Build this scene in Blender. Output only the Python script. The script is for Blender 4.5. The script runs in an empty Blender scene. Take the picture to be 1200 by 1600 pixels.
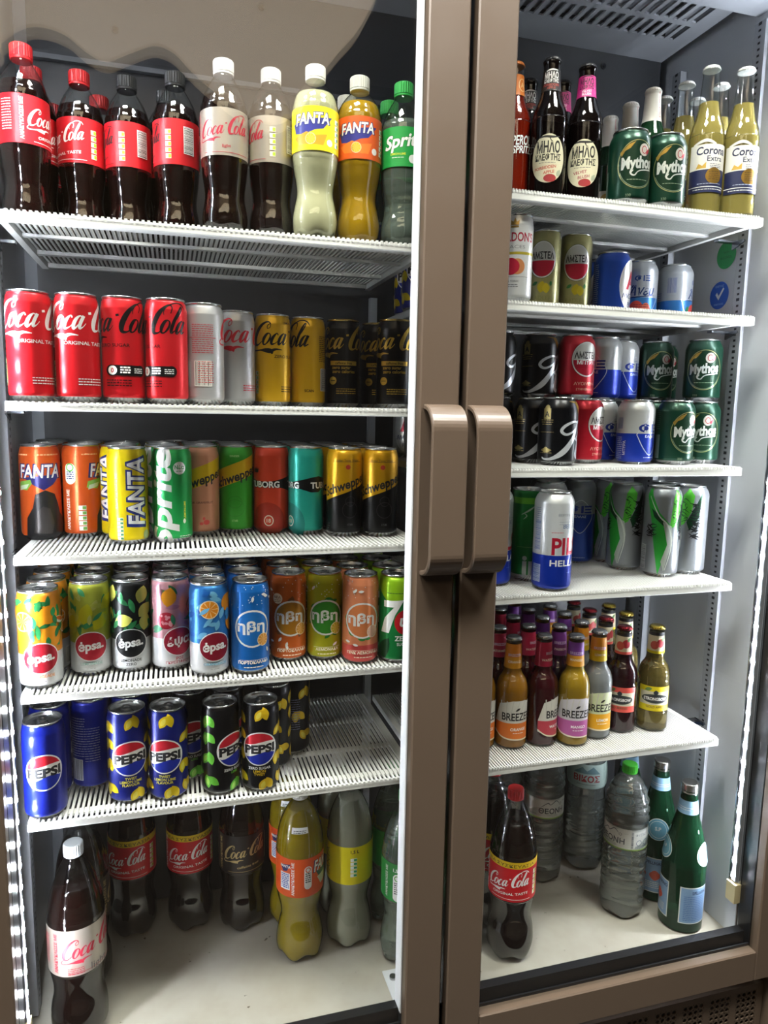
import bpy, math, random
from mathutils import Vector, Matrix
from mathutils.geometry import tessellate_polygon

# ------------------------------------------------------------------ scene, camera, light, exposure
SC = bpy.context.scene
COL = SC.collection
ZC = 1.45                     # eye height; the numbers below are relative to it
YS = 1.05                     # front edge of the shelves
PI = math.pi
R_ = math.radians

def look():
    yaw, pitch, roll = 2.84910842e-01, -1.37582764e-01, 1.81886212e-02
    cy, sy, cp, sp = math.cos(yaw), math.sin(yaw), math.cos(pitch), math.sin(pitch)
    f = Vector((sy*cp, cy*cp, sp)); r = Vector((cy, -sy, 0)); u = r.cross(f)
    cr, sr = math.cos(roll), math.sin(roll)
    return cr*r + sr*u, -sr*r + cr*u, f
cr_, cu_, cf_ = look()
cam = bpy.data.cameras.new('camera')
cam.sensor_fit = 'VERTICAL'; cam.sensor_height = 36.0; cam.lens = 36.0*1129.8/1600
cam.clip_start = 0.02
co = bpy.data.objects.new('camera', cam); COL.objects.link(co)
co.matrix_world = Matrix(((cr_.x, cu_.x, -cf_.x, 0), (cr_.y, cu_.y, -cf_.y, 0), (cr_.z, cu_.z, -cf_.z, ZC), (0, 0, 0, 1)))
SC.camera = co
SC.view_settings.view_transform = 'Standard'
SC.view_settings.look = 'None'
SC.view_settings.gamma = 1.0
SC.view_settings.use_curve_mapping = False
SC.view_settings.exposure = 0.0
SC.cycles.use_denoising = True
SC.cycles.max_bounces = 10
SC.cycles.transparent_max_bounces = 24
SC.cycles.transmission_bounces = 8
SC.cycles.glossy_bounces = 4
SC.cycles.diffuse_bounces = 3
SC.cycles.caustics_reflective = False
SC.cycles.caustics_refractive = False
SC.cycles.sample_clamp_indirect = 4.0
LED_CHIP = 2000.0               # bead brightness of the two light strips
LED_BODY = 1.5
CEIL_LAMP = 132.0              # the shop's ceiling panels
w = bpy.data.worlds.new('world'); SC.world = w; w.use_nodes = True
w.node_tree.nodes['Background'].inputs[0].default_value = (1.0, 0.96, 0.92, 1)
w.node_tree.nodes['Background'].inputs[1].default_value = 0.18

# ------------------------------------------------------------------ materials
def lin(h):
    h = h.lstrip('#'); v = [int(h[i:i+2], 16)/255 for i in (0, 2, 4)]
    return tuple((c/12.92 if c <= .04045 else ((c+.055)/1.055)**2.4) for c in v) + (1,)
MATS = {}
def mat(hexc, kind='ink'):
    k = kind + hexc
    if k in MATS: return MATS[k]
    m = bpy.data.materials.new(k.replace('#', '_')); m.use_nodes = True
    nt = m.node_tree; b = nt.nodes['Principled BSDF']; S = lambda n, v: b.inputs[n].__setattr__('default_value', v)
    S('Base Color', lin(hexc)); out = nt.nodes['Material Output']
    if kind == 'can': S('Metallic', .45); S('Roughness', .3)
    elif kind == 'chrome': S('Metallic', 1); S('Roughness', .24)
    elif kind == 'ink': S('Roughness', .42)
    elif kind == 'foil': S('Metallic', .6); S('Roughness', .35)
    elif kind == 'gold': S('Metallic', .8); S('Roughness', .3)
    elif kind == 'plastic': S('Roughness', .38); S('Subsurface Weight', .0)
    elif kind == 'rubber': S('Roughness', .35)
    elif kind == 'paint':                       # powder coated sheet metal with a faint mottling
        S('Roughness', .36)
        n = nt.nodes.new('ShaderNodeTexNoise'); n.inputs['Scale'].default_value = 22; n.inputs['Detail'].default_value = 5
        tc = nt.nodes.new('ShaderNodeTexCoord'); nt.links.new(tc.outputs['Object'], n.inputs['Vector'])
        mp = nt.nodes.new('ShaderNodeMapRange'); mp.inputs['To Min'].default_value = .3; mp.inputs['To Max'].default_value = .46
        nt.links.new(n.outputs['Fac'], mp.inputs['Value']); nt.links.new(mp.outputs[0], b.inputs['Roughness'])
    elif kind == 'dirty':                       # worn white sheet metal
        S('Roughness', .4)
        tc = nt.nodes.new('ShaderNodeTexCoord')
        n = nt.nodes.new('ShaderNodeTexNoise'); n.inputs['Scale'].default_value = 9; n.inputs['Detail'].default_value = 8; n.inputs['Roughness'].default_value = .7
        nt.links.new(tc.outputs['Object'], n.inputs['Vector'])
        rp = nt.nodes.new('ShaderNodeValToRGB'); rp.color_ramp.elements[0].position = .3; rp.color_ramp.elements[1].position = .62
        c = lin(hexc); rp.color_ramp.elements[0].color = (c[0]*.84, c[1]*.81, c[2]*.76, 1); rp.color_ramp.elements[1].color = c
        nt.links.new(n.outputs['Fac'], rp.inputs[0])
        n2 = nt.nodes.new('ShaderNodeTexNoise'); n2.inputs['Scale'].default_value = 70; n2.inputs['Detail'].default_value = 3
        nt.links.new(tc.outputs['Object'], n2.inputs['Vector'])
        r2 = nt.nodes.new('ShaderNodeValToRGB'); r2.color_ramp.elements[0].position = .245; r2.color_ramp.elements[1].position = .28
        r2.color_ramp.elements[0].color = (.25, .22, .18, 1); r2.color_ramp.elements[1].color = (1, 1, 1, 1)
        nt.links.new(n2.outputs['Fac'], r2.inputs[0])
        mx = nt.nodes.new('ShaderNodeMix'); mx.data_type = 'RGBA'; mx.blend_type = 'MULTIPLY'; mx.inputs[0].default_value = 1
        nt.links.new(rp.outputs[0], mx.inputs[6]); nt.links.new(r2.outputs[0], mx.inputs[7]); nt.links.new(mx.outputs[2], b.inputs['Base Color'])
    elif kind == 'murky': S('Roughness', .15); S('Transmission Weight', .12); S('IOR', 1.33)
    elif kind == 'dark_drink': S('Roughness', .06); S('IOR', 1.4)
    elif kind == 'hazy': S('Roughness', .03); S('Transmission Weight', .62); S('IOR', 1.33)
    elif kind == 'clearish': S('Roughness', .0); S('Transmission Weight', .86); S('IOR', 1.33)
    elif kind == 'liquid': S('Roughness', .0); S('Transmission Weight', 1); S('IOR', 1.33)
    elif kind == 'glass': S('Roughness', .02); S('Transmission Weight', 1); S('IOR', 1.45)
    elif kind in ('pane', 'shell'):             # thin clear wall: light goes straight through, Fresnel reflection on top
        nt.nodes.remove(b)
        t = nt.nodes.new('ShaderNodeBsdfTransparent'); t.inputs[0].default_value = lin(hexc)
        g = nt.nodes.new('ShaderNodeBsdfGlossy'); g.inputs['Roughness'].default_value = 0.0 if kind == 'pane' else .06
        ge = nt.nodes.new('ShaderNodeNewGeometry'); dt = nt.nodes.new('ShaderNodeVectorMath'); dt.operation = 'DOT_PRODUCT'
        nt.links.new(ge.outputs['Incoming'], dt.inputs[0]); nt.links.new(ge.outputs['Normal'], dt.inputs[1])
        last = dt.outputs['Value']                # Schlick's curve, the same from both sides of the thin wall
        for op, v in (('ABSOLUTE', None), ('SUBTRACT', 1.0), ('POWER', 5.0), ('MULTIPLY_ADD', .92 if kind == 'pane' else .8)):
            mt = nt.nodes.new('ShaderNodeMath'); mt.operation = op
            if op == 'SUBTRACT': mt.inputs[0].default_value = v; nt.links.new(last, mt.inputs[1]); mt.use_clamp = True
            else:
                nt.links.new(last, mt.inputs[0])
                if v is not None: mt.inputs[1].default_value = v
                if op == 'MULTIPLY_ADD': mt.inputs[2].default_value = .045 if kind == 'pane' else .1
            last = mt.outputs[0]
        if kind == 'shell':                      # a longer way through the wall at the rim tints it
            tm = nt.nodes.new('ShaderNodeMix'); tm.data_type = 'RGBA'; c = lin(hexc); tm.inputs[6].default_value = c; tm.inputs[7].default_value = (c[0]*.3, c[1]*.33, c[2]*.32, 1)
            pw = nt.nodes.new('ShaderNodeMath'); pw.operation = 'POWER'; pw.inputs[1].default_value = .42; nt.links.new(last, pw.inputs[0])
            m2 = nt.nodes.new('ShaderNodeMapRange'); m2.inputs['From Min'].default_value = .4; nt.links.new(pw.outputs[0], m2.inputs['Value'])
            nt.links.new(m2.outputs[0], tm.inputs[0]); nt.links.new(tm.outputs[2], t.inputs[0])
        mx = nt.nodes.new('ShaderNodeMixShader')
        nt.links.new(last, mx.inputs[0]); nt.links.new(t.outputs[0], mx.inputs[1]); nt.links.new(g.outputs[0], mx.inputs[2])
        nt.links.new(mx.outputs[0], out.inputs[0])
    MATS[k] = m; return m
def glow(name, hexc, s):
    m = bpy.data.materials.new(name); m.use_nodes = True; b = m.node_tree.nodes['Principled BSDF']
    b.inputs['Emission Color'].default_value = lin(hexc); b.inputs['Emission Strength'].default_value = s
    b.inputs['Base Color'].default_value = lin('#eeeeee'); return m

# ------------------------------------------------------------------ mesh helpers
class MB:
    """collects faces with materials, builds ONE mesh"""
    def __init__(s): s.v = []; s.f = []; s.m = []; s.n = []; s.mats = []; s.nn = False
    def mi(s, m):
        if m not in s.mats: s.mats.append(m)
        return s.mats.index(m)
    def add(s, vs, fs, m, ns=None):
        o = len(s.v); s.v += [tuple(p) for p in vs]; i = s.mi(m)
        s.n += ns if ns else [None]*len(vs)
        if ns: s.nn = True
        for f in fs: s.f.append(tuple(o+k for k in f)); s.m.append(i)
    def box(s, x0, x1, y0, y1, z0, z1, m, bev=0):
        if bev:
            b = bev; P = []
            # chamfered box: 24 verts
            for (X, sx) in ((x0, 1), (x1, -1)):
                for (Y, sy) in ((y0, 1), (y1, -1)):
                    for (Z, sz) in ((z0, 1), (z1, -1)):
                        P += [(X, Y+sy*b, Z+sz*b), (X+sx*b, Y, Z+sz*b), (X+sx*b, Y+sy*b, Z)]
            I = lambda ix, iy, iz, k: ((ix*2+iy)*2+iz)*3+k
            F = []
            for ix in (0, 1): F.append([I(ix, 0, 0, 0), I(ix, 1, 0, 0), I(ix, 1, 1, 0), I(ix, 0, 1, 0)])
            for iy in (0, 1): F.append([I(0, iy, 0, 1), I(1, iy, 0, 1), I(1, iy, 1, 1), I(0, iy, 1, 1)])
            for iz in (0, 1): F.append([I(0, 0, iz, 2), I(1, 0, iz, 2), I(1, 1, iz, 2), I(0, 1, iz, 2)])
            for iy in (0, 1):
                for iz in (0, 1): F.append([I(0, iy, iz, 1), I(1, iy, iz, 1), I(1, iy, iz, 2), I(0, iy, iz, 2)])
            for ix in (0, 1):
                for iz in (0, 1): F.append([I(ix, 0, iz, 0), I(ix, 1, iz, 0), I(ix, 1, iz, 2), I(ix, 0, iz, 2)])
            for ix in (0, 1):
                for iy in (0, 1): F.append([I(ix, iy, 0, 0), I(ix, iy, 1, 0), I(ix, iy, 1, 1), I(ix, iy, 0, 1)])
            for ix in (0, 1):
                for iy in (0, 1):
                    for iz in (0, 1): F.append([I(ix, iy, iz, 0), I(ix, iy, iz, 1), I(ix, iy, iz, 2)])
            s.add(P, F, m); return
        vs = [(x, y, z) for x in (x0, x1) for y in (y0, y1) for z in (z0, z1)]
        s.add(vs, [(0, 1, 3, 2), (4, 6, 7, 5), (0, 4, 5, 1), (2, 3, 7, 6), (0, 2, 6, 4), (1, 5, 7, 3)], m)
    def prism(s, pts, x0, x1, m):                # pts (y,z) outline swept along x
        n = len(pts); vs = [(x0, y, z) for y, z in pts] + [(x1, y, z) for y, z in pts]
        fs = [(i, (i+1) % n, n+(i+1) % n, n+i) for i in range(n)]
        for tri in tessellate_polygon([[Vector((y, z, 0)) for y, z in pts]]):
            fs.append(tuple(tri)); fs.append(tuple(n+k for k in tri))
        s.add(vs, fs, m)
    def cyl(s, c, axis, r, l, m, n=16):
        a = Vector(axis).normalized(); p = a.orthogonal().normalized(); q = a.cross(p); c = Vector(c)
        vs = []
        for e in (0, l):
            for i in range(n):
                t = 2*PI*i/n; vs.append(c + a*e + (p*math.cos(t)+q*math.sin(t))*r)
        s.add(vs, [(i, (i+1) % n, n+(i+1) % n, n+i) for i in range(n)] + [tuple(range(n-1, -1, -1)), tuple(range(n, 2*n))], m)
    def lathe(s, prof, m, n=64, mod=None, caps=(True, True)):
        """prof: list of (r, z[, material]); smooth analytic normals"""
        k = len(prof); vs = []; ns = []; P = [(p[0], p[1]) for p in prof]
        for i, (r, z) in enumerate(P):
            a = P[max(i-1, 0)]; b = P[min(i+1, k-1)]
            dr, dz = b[0]-a[0], b[1]-a[1]; L = math.hypot(dr, dz) or 1
            nr, nz = dz/L, -dr/L
            for j in range(n):
                t = 2*PI*j/n; x, y, zz = r*math.cos(t), r*math.sin(t), z
                if mod: x, y, zz = mod(x, y, zz, t)
                vs.append((x, y, zz)); ns.append(None if mod else (nr*math.cos(t), nr*math.sin(t), nz))
        if mod: ns = None
        o = len(s.v); s.v += vs; s.n += ns if ns else [None]*len(vs)
        if ns: s.nn = True
        for i in range(k-1):
            mm = prof[i+1][2] if len(prof[i+1]) > 2 else m; ii = s.mi(mm)
            for j in range(n):
                s.f.append((o+i*n+j, o+i*n+(j+1) % n, o+(i+1)*n+(j+1) % n, o+(i+1)*n+j)); s.m.append(ii)
        ii = s.mi(m)
        if caps[0]: s.f.append(tuple(o+j for j in range(n-1, -1, -1))); s.m.append(ii)
        if caps[1]: s.f.append(tuple(o+(k-1)*n+j for j in range(n))); s.m.append(ii)
    def mesh(s, name, smooth=False):
        me = bpy.data.meshes.new(name); me.from_pydata(s.v, [], s.f)
        for m in s.mats: me.materials.append(m)
        me.polygons.foreach_set('material_index', s.m)
        if smooth: me.polygons.foreach_set('use_smooth', [True]*len(s.f))
        me.update()
        if s.nn and smooth:
            me.normals_split_custom_set_from_vertices([n if n else (0, 0, 0) for n in s.n])
        return me
    def build(s, name, parent=None, smooth=False, **kw):
        o = bpy.data.objects.new(name, s.mesh(name, smooth)); COL.objects.link(o); o.parent = parent
        tag(o, **kw); return o
def tag(o, label=None, cat=None, group=None, kind=None):
    if label: o['label'] = label
    if cat: o['category'] = cat
    if group: o['group'] = group
    if kind: o['kind'] = kind
    return o
def empty(name, loc=(0, 0, 0), **kw):
    o = bpy.data.objects.new(name, None); COL.objects.link(o); o.location = loc; o.empty_display_size = .02
    return tag(o, **kw)

# ------------------------------------------------------------------ flat artwork, wrapped round cans and labels (mm)
_tx = {}
def glyphs(s, off=0.0):
    k = (s, off)
    if k in _tx: return _tx[k]
    c = bpy.data.curves.new('t', 'FONT'); c.body = s; c.resolution_u = 3; c.offset = off
    o = bpy.data.objects.new('t', c); m = bpy.data.meshes.new_from_object(o)
    vs = [(v.co.x, v.co.y) for v in m.vertices]
    tr = [[vs[i] for i in p.vertices] for p in m.polygons]
    bpy.data.objects.remove(o); bpy.data.curves.remove(c); bpy.data.meshes.remove(m)
    xs = [p[0] for t in tr for p in t] or [0, 1]
    _tx[k] = (tr, min(xs), max(xs)); return _tx[k]
def spline(pts, n=6):
    P = [pts[0]] + list(pts) + [pts[-1]]; out = []
    for i in range(1, len(P)-2):
        a, b, c, d = P[i-1:i+3]
        for j in range(n):
            t = j/n; out.append(tuple(.5*((2*b[k])+(-a[k]+c[k])*t+(2*a[k]-5*b[k]+4*c[k]-d[k])*t*t+(-a[k]+3*b[k]-3*c[k]+d[k])*t**3) for k in range(len(b))))
    out.append(tuple(pts[-1])); return out
SCRIPT = [ # Spencerian style wordmark, centre lines (x, y, width) on an upright grid, sheared later
    [(1.9, 1.75, .06), (1.75, 2.15, .1), (1.3, 2.3, .16), (.75, 2.0, .3), (.35, 1.35, .44), (.25, .6, .46), (.5, .05, .34), (1.0, -.05, .16), (1.45, .3, .08)],
    [(1.9, 1.75, .06), (1.65, 1.6, .08), (1.5, 1.9, .08), (1.75, 2.15, .1)],
    [(.5, .05, .1), (.2, -.35, .12), (.6, -.62, .14), (1.6, -.6, .16), (2.3, -.62, .42), (3.0, -.72, .5), (3.3, -1.0, .1)],
    [(3.0, -.72, .4), (3.5, -.5, .22), (4.3, -.55, .06)],
    [(2.0, 1.15, .1), (1.75, 1.0, .26), (1.6, .5, .32), (1.75, .05, .2), (2.05, .0, .12), (2.3, .4, .2), (2.28, .9, .16), (2.0, 1.15, .1)],
    [(3.15, .95, .14), (2.95, 1.15, .1), (2.7, .85, .26), (2.62, .4, .32), (2.8, .02, .22), (3.2, .15, .08), (3.45, .5, .06)],
    [(4.05, 1.0, .1), (3.8, 1.15, .1), (3.55, .85, .26), (3.5, .35, .3), (3.65, .0, .2), (3.95, .35, .1), (4.1, 1.0, .1)],
    [(4.15, 1.15, .26), (4.08, .5, .28), (4.18, .05, .2), (4.45, .2, .07), (4.6, .5, .05)],
    [(4.5, 1.4, .2), (4.8, 1.45, .2)],
    [(6.73, 1.75, .08), (6.68, 2.3, .1), (6.28, 2.5, .16), (5.78, 2.1, .32), (5.48, 1.4, .46), (5.43, .6, .48), (5.68, .02, .34), (6.18, -.02, .14), (6.48, .3, .07)],
    [(6.13, 1.6, .06), (5.98, 2.0, .08), (6.23, 2.45, .1), (6.98, 2.75, .12), (7.78, 2.6, .14), (8.28, 2.2, .08)],
    [(6.73, 1.15, .1), (6.48, 1.0, .26), (6.36, .5, .32), (6.50, .05, .2), (6.80, .0, .12), (7.03, .4, .2), (7.00, .9, .16), (6.73, 1.15, .1)],
    [(7.38, .9, .07), (7.68, 1.7, .12), (7.78, 2.35, .1), (7.58, 2.3, .18), (7.38, 1.2, .3), (7.38, .3, .3), (7.53, .02, .18), (7.78, .25, .07)],
    [(8.48, 1.0, .1), (8.23, 1.15, .1), (8.00, .85, .26), (7.93, .35, .3), (8.08, .0, .2), (8.38, .35, .1), (8.53, 1.0, .1)],
    [(8.58, 1.15, .26), (8.50, .5, .28), (8.60, .05, .2), (8.98, .25, .08)]]
class Art:
    def __init__(s): s.ops = []
    def polys(s, ps, m): s.ops.append((ps, m)); return s
    def poly(s, pts, m):
        tr = tessellate_polygon([[Vector((x, z, 0)) for x, z in pts]])
        return s.polys([[pts[i] for i in t] for t in tr], m)
    def rect(s, x0, x1, z0, z1, m): return s.polys([[(x0, z0), (x1, z0), (x1, z1), (x0, z1)]], m)
    def disc(s, x, z, rx, rz, m, n=28):
        return s.polys([[(x+rx*math.cos(2*PI*i/n), z+rz*math.sin(2*PI*i/n)) for i in range(n)]], m)
    def ring(s, x, z, rx, rz, wd, m, a0=0, a1=360, n=36):
        q = []
        for i in range(n):
            t0 = R_(a0+(a1-a0)*i/n); t1 = R_(a0+(a1-a0)*(i+1)/n)
            q.append([(x+rx*math.cos(t0), z+rz*math.sin(t0)), (x+rx*math.cos(t1), z+rz*math.sin(t1)),
                      (x+(rx-wd)*math.cos(t1), z+(rz-wd)*math.sin(t1)), (x+(rx-wd)*math.cos(t0), z+(rz-wd)*math.sin(t0))])
        return s.polys(q, m)
    def stroke(s, pts, m, wd=None):
        P = spline([p if len(p) > 2 else (p[0], p[1], wd) for p in pts]); q = []; prev = None
        for i in range(len(P)):
            a = P[max(i-1, 0)]; b = P[min(i+1, len(P)-1)]
            dx, dz = b[0]-a[0], b[1]-a[1]; L = math.hypot(dx, dz) or 1
            nx, nz = -dz/L*P[i][2]/2, dx/L*P[i][2]/2
            cur = ((P[i][0]+nx, P[i][1]+nz), (P[i][0]-nx, P[i][1]-nz))
            if prev: q.append([prev[0], cur[0], cur[1], prev[1]])
            prev = cur
        return s.polys(q, m)
    def leaf(s, x, z, L, W, ang, m):
        c, d = math.cos(R_(ang)), math.sin(R_(ang)); pts = []
        for i in range(9):
            t = i/8; pts.append((L*(t-.5), W*math.sin(PI*t)**.8*.5))
        pts += [(a, -b) for a, b in pts[-2:0:-1]]
        return s.polys([[(x+a*c-b*d, z+a*d+b*c) for a, b in pts]], m)
    def text(s, t, x, z, h, m, bold=0.0, sx=1.0, shear=0.0, rot=0, width=None, arc=0, rise=0):
        """cap height h mm, centred on x, baseline z"""
        tr, a, b = glyphs(t, bold); k = h/.69; kx = k*sx
        if width: kx = width/(b-a)
        c, d = math.cos(R_(rot)), math.sin(R_(rot)); mid = (a+b)/2; ps = []
        for tri in tr:
            q = []
            for u, v in tri:
                X = (u-mid)*kx + v*k*shear; Z = v*k + rise*X + arc*X*X
                q.append((x+X*c-Z*d, z+X*d+Z*c))
            ps.append(q)
        return s.polys(ps, m)
    def script(s, x, z, wd, m, rot=0, k=1.0):
        f = wd/9.3; c, d = math.cos(R_(rot)), math.sin(R_(rot))
        for st in SCRIPT:
            P = []
            for (u, v, ww) in st:
                X = (u-4.75 + v*.43)*f; Z = v*f*1.12
                P.append((x+X*c-Z*d, z+X*d+Z*c, ww*f*k*1.12))
            s.stroke(P, m)
        return s
    def barcode(s, x, z, wd, h, dark, light, seed=1, vertical=False):
        rn = random.Random(seed); s.rect(x-wd/2, x+wd/2, z-h/2, z+h/2, light); q = []
        t = 1.2; L = h if vertical else wd
        while t < L-1.2:
            b = rn.choice((.4, .6, .9)); 
            if vertical: q.append([(x-wd/2+1, z-h/2+t), (x+wd/2-1, z-h/2+t), (x+wd/2-1, z-h/2+t+b), (x-wd/2+1, z-h/2+t+b)])
            else: q.append([(x-wd/2+t, z-h/2+1), (x-wd/2+t+b, z-h/2+1), (x-wd/2+t+b, z+h/2-1), (x-wd/2+t, z+h/2-1)])
            t += b + rn.choice((.5, .8, 1.1))
        return s.polys(q, dark)
    def table(s, x, z, wd, h, light, accent, n=5):
        hh = h/n
        for i in range(n):
            s.rect(x-wd/2, x+wd/2, z+i*hh, z+i*hh+hh*.82, light)
            s.rect(x-wd/2+wd*.5, x+wd/2-.3, z+i*hh+hh*.12, z+i*hh+hh*.7, accent)
        return s
    def lines(s, x, z, wd, n, m, pitch=2.6, th=.9, seed=3):
        rn = random.Random(seed); q = []
        for i in range(n):
            xx = x-wd/2
            while xx < x+wd/2-1:
                L = min(rn.uniform(2, 6), x+wd/2-xx); q.append([(xx, z-i*pitch), (xx+L, z-i*pitch), (xx+L, z-i*pitch+th), (xx, z-i*pitch+th)]); xx += L+.9
        return s.polys(q, m)

def clip(poly, ax, v, keep_hi):
    out = []; n = len(poly)
    for i in range(n):
        a, b = poly[i], poly[(i+1) % n]; da, db = a[ax]-v, b[ax]-v
        if not keep_hi: da, db = -da, -db
        if da >= 0: out.append(a)
        if (da > 0 > db) or (da < 0 < db):
            t = da/(da-db); out.append((a[0]+(b[0]-a[0])*t, a[1]+(b[1]-a[1])*t))
    return out
NSEG = 64
def wrap(mb, art, prof, R, off=.05):
    """bend the artwork round the profile (mm in, metres out); facets line up with the 64 sided body"""
    w_ = 2*PI*R/NSEG
    zs = sorted(set(p[1] for p in prof))
    def rz(z):
        for a, b in zip(prof, prof[1:]):
            if a[1] <= z <= b[1] and b[1] > a[1]: 
                t = (z-a[1])/(b[1]-a[1]); return a[0]+(b[0]-a[0])*t
        return prof[-1][0] if z > prof[-1][1] else prof[0][0]
    def nz(z):
        e = .8; dr = rz(z+e)-rz(z-e); L = math.hypot(dr, 2*e); return 2*e/L, -dr/L
    for i, (ps, m) in enumerate(art.ops):
        e = off + .028*i; vs = []; ns = []; fs = []
        for p in ps:
            x0 = min(q[0] for q in p); x1 = max(q[0] for q in p); z0 = min(q[1] for q in p); z1 = max(q[1] for q in p)
            k0 = math.floor(x0/w_+1e-6); k1 = math.ceil(x1/w_-1e-6)
            cuts = [z for z in zs if z0+.01 < z < z1-.01]
            for k in range(k0, max(k1, k0+1)):
                q = p
                if x0 < k*w_: q = clip(q, 0, k*w_, True)
                if x1 > (k+1)*w_ and len(q) > 2: q = clip(q, 0, (k+1)*w_, False)
                if len(q) < 3: continue
                bands = [q]
                for c in cuts:
                    nb = []
                    top = bands[-1]; lo = clip(top, 1, c, False); hi = clip(top, 1, c, True)
                    bands = bands[:-1] + [lo, hi]
                a0, a1 = k*w_, (k+1)*w_
                for b in bands:
                    if len(b) < 3: continue
                    ar = sum(b[i_][0]*b[(i_+1) % len(b)][1]-b[(i_+1) % len(b)][0]*b[i_][1] for i_ in range(len(b)))
                    if ar < 0: b = b[::-1]
                    if abs(ar) < 1e-6: continue
                    o = len(vs)
                    for (x, z) in b:
                        # point on the chord between the two facet edges
                        r = rz(z)+e; t = (x-a0)/w_
                        p0 = (math.sin(a0/R), -math.cos(a0/R)); p1 = (math.sin(a1/R), -math.cos(a1/R))
                        vs.append(((p0[0]+(p1[0]-p0[0])*t)*r/1000, (p0[1]+(p1[1]-p0[1])*t)*r/1000, z/1000))
                        a = x/R; u, v = nz(z); ns.append((math.sin(a)*u, -math.cos(a)*u, v))
                    fs.append(tuple(range(o, o+len(b))))
        if fs: mb.add(vs, fs, m, ns)

# colours
I = lambda h: mat(h, 'ink')
C = lambda h: mat(h, 'can')
WH, BK, SIL = C('#f2f2f0'), C('#050506'), mat('#c9cbcd', 'chrome')
RIM = mat('#d4d6d8', 'chrome'); DARKRIM = mat('#5c5e60', 'chrome')

# ------------------------------------------------------------------ cans
SIZES = dict(sleek=(28.8, 143.5, 25.6), slim=(26.5, 134, 24), std=(33, 115, 26.5), tall=(33, 168, 26.5), barrel=(31.5, 165, 27.5))
def can_profile(kind):
    R, H, rt = SIZES[kind]
    if kind == 'barrel':                         # waisted green can that flares to its rim
        p = [(22, 0), (24, 1.5), (27, 5), (29.5, 9), (31, 13), (31.5, 18), (30.2, 50), (29.6, 90), (29.8, 125), (28.6, 142), (30.5, 156), (30.8, 160), (29.6, 162), (29.6, 163)]
        return p
    n = 12 if R > 30 else 9
    return [(R-8, 0), (R-7, .4), (R-5.6, 2.4), (R-3.2, 4.6), (R-1.1, 7.2), (R-.2, 9.6), (R, 12), (R, H-n-8), (R-.25, H-n-5.5), (R-1.2, H-n-2),
            (R-(R-rt)*.6, H-n*.55-1), (rt+.35, H-5.6), (rt, H-3.6), (rt, H-2.9)]
def lid_mesh(kind, rimm):
    R, H, rt = SIZES[kind]
    if kind == 'barrel': H = 165; rt = 29.4
    mb = MB(); P = [(rt, H-3.0), (rt+.9, H-2.4), (rt+1.1, H-.9), (rt+.7, H-.1), (rt+.0, H), (rt-.9, H-.7), (rt-1.5, H-3), (rt-2.4, H-5.6), (rt-3.4, H-6.0), (rt-4.4, H-4.6), (8, H-4.4), (.5, H-4.4)]
    mb.lathe([(r/1000, z/1000) for r, z in P], rimm, 48, caps=(False, True))
    # pour opening outline
    q = []
    for i in range(20):
        a0, a1 = 2*PI*i/20, 2*PI*(i+1)/20
        f = lambda a, k: ((9*k*math.cos(a))/1000, (-10+7.5*k*math.sin(a))/1000, (H-4.15)/1000)
        q.append([f(a0, 1), f(a1, 1), f(a1, .9), f(a0, .9)])
    for s in q: mb.add(s, [(0, 1, 2, 3)], DARKRIM, [(0, 0, 1)]*4)
    return mb.mesh('lid', True)
def tab_mesh(kind, m):
    R, H, rt = SIZES[kind]
    if kind == 'barrel': H = 165
    mb = MB(); z = (H-3.9)/1000
    n = 20
    def ov(k, zz): return [(7.2*k*math.cos(2*PI*i/n)/1000, (3+(12 if math.sin(2*PI*i/n) > 0 else 9)*k*math.sin(2*PI*i/n))/1000, zz) for i in range(n)]
    A, B, A2, B2 = ov(1, z), ov(.55, z), ov(1, z+.0012), ov(.55, z+.0012)
    vs = A+B+A2+B2; fs = []
    for i in range(n):
        j = (i+1) % n
        fs += [(i, j, n+j, n+i), (2*n+i, 3*n+i, 3*n+j, 2*n+j), (i, 2*n+i, 2*n+j, j), (n+i, n+j, 3*n+j, 3*n+i)]
    mb.add(vs, fs, m)
    mb.cyl((0, -.002, z-.0004), (0, 0, 1), .0028, .0022, m, 12)
    return mb.mesh('pull_tab', False)
_lid = {}
PROTO = {}
def can(name, kind, base, art, rim=None, foot=None, shoulder=None, tabcol=None):
    """store the meshes of one can design"""
    prof = can_profile(kind); R, H, rt = SIZES[kind]
    mb = MB(); foot = foot or SIL
    P = []
    for i, (r, z) in enumerate(prof):
        m = foot if i <= 4 else base
        if shoulder and z > H-16: m = shoulder
        P.append((r/1000, z/1000, m))
    mb.lathe(P, base, NSEG, caps=(True, False))
    wrap(mb, art, prof, R)
    k = (kind, (rim or RIM).name, (tabcol or RIM).name)
    if k not in _lid: _lid[k] = (lid_mesh(kind, rim or RIM), tab_mesh(kind, tabcol or RIM))
    PROTO[name] = dict(root='drink_can', cat='can', parts=[('can_body', mb.mesh('can_body', True), [('__', None)]), ('lid', _lid[k][0], [('pull_tab', _lid[k][1])])], r=R/1000)
    PROTO[name]['parts'][0] = ('can_body', PROTO[name]['parts'][0][1], [])

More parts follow.
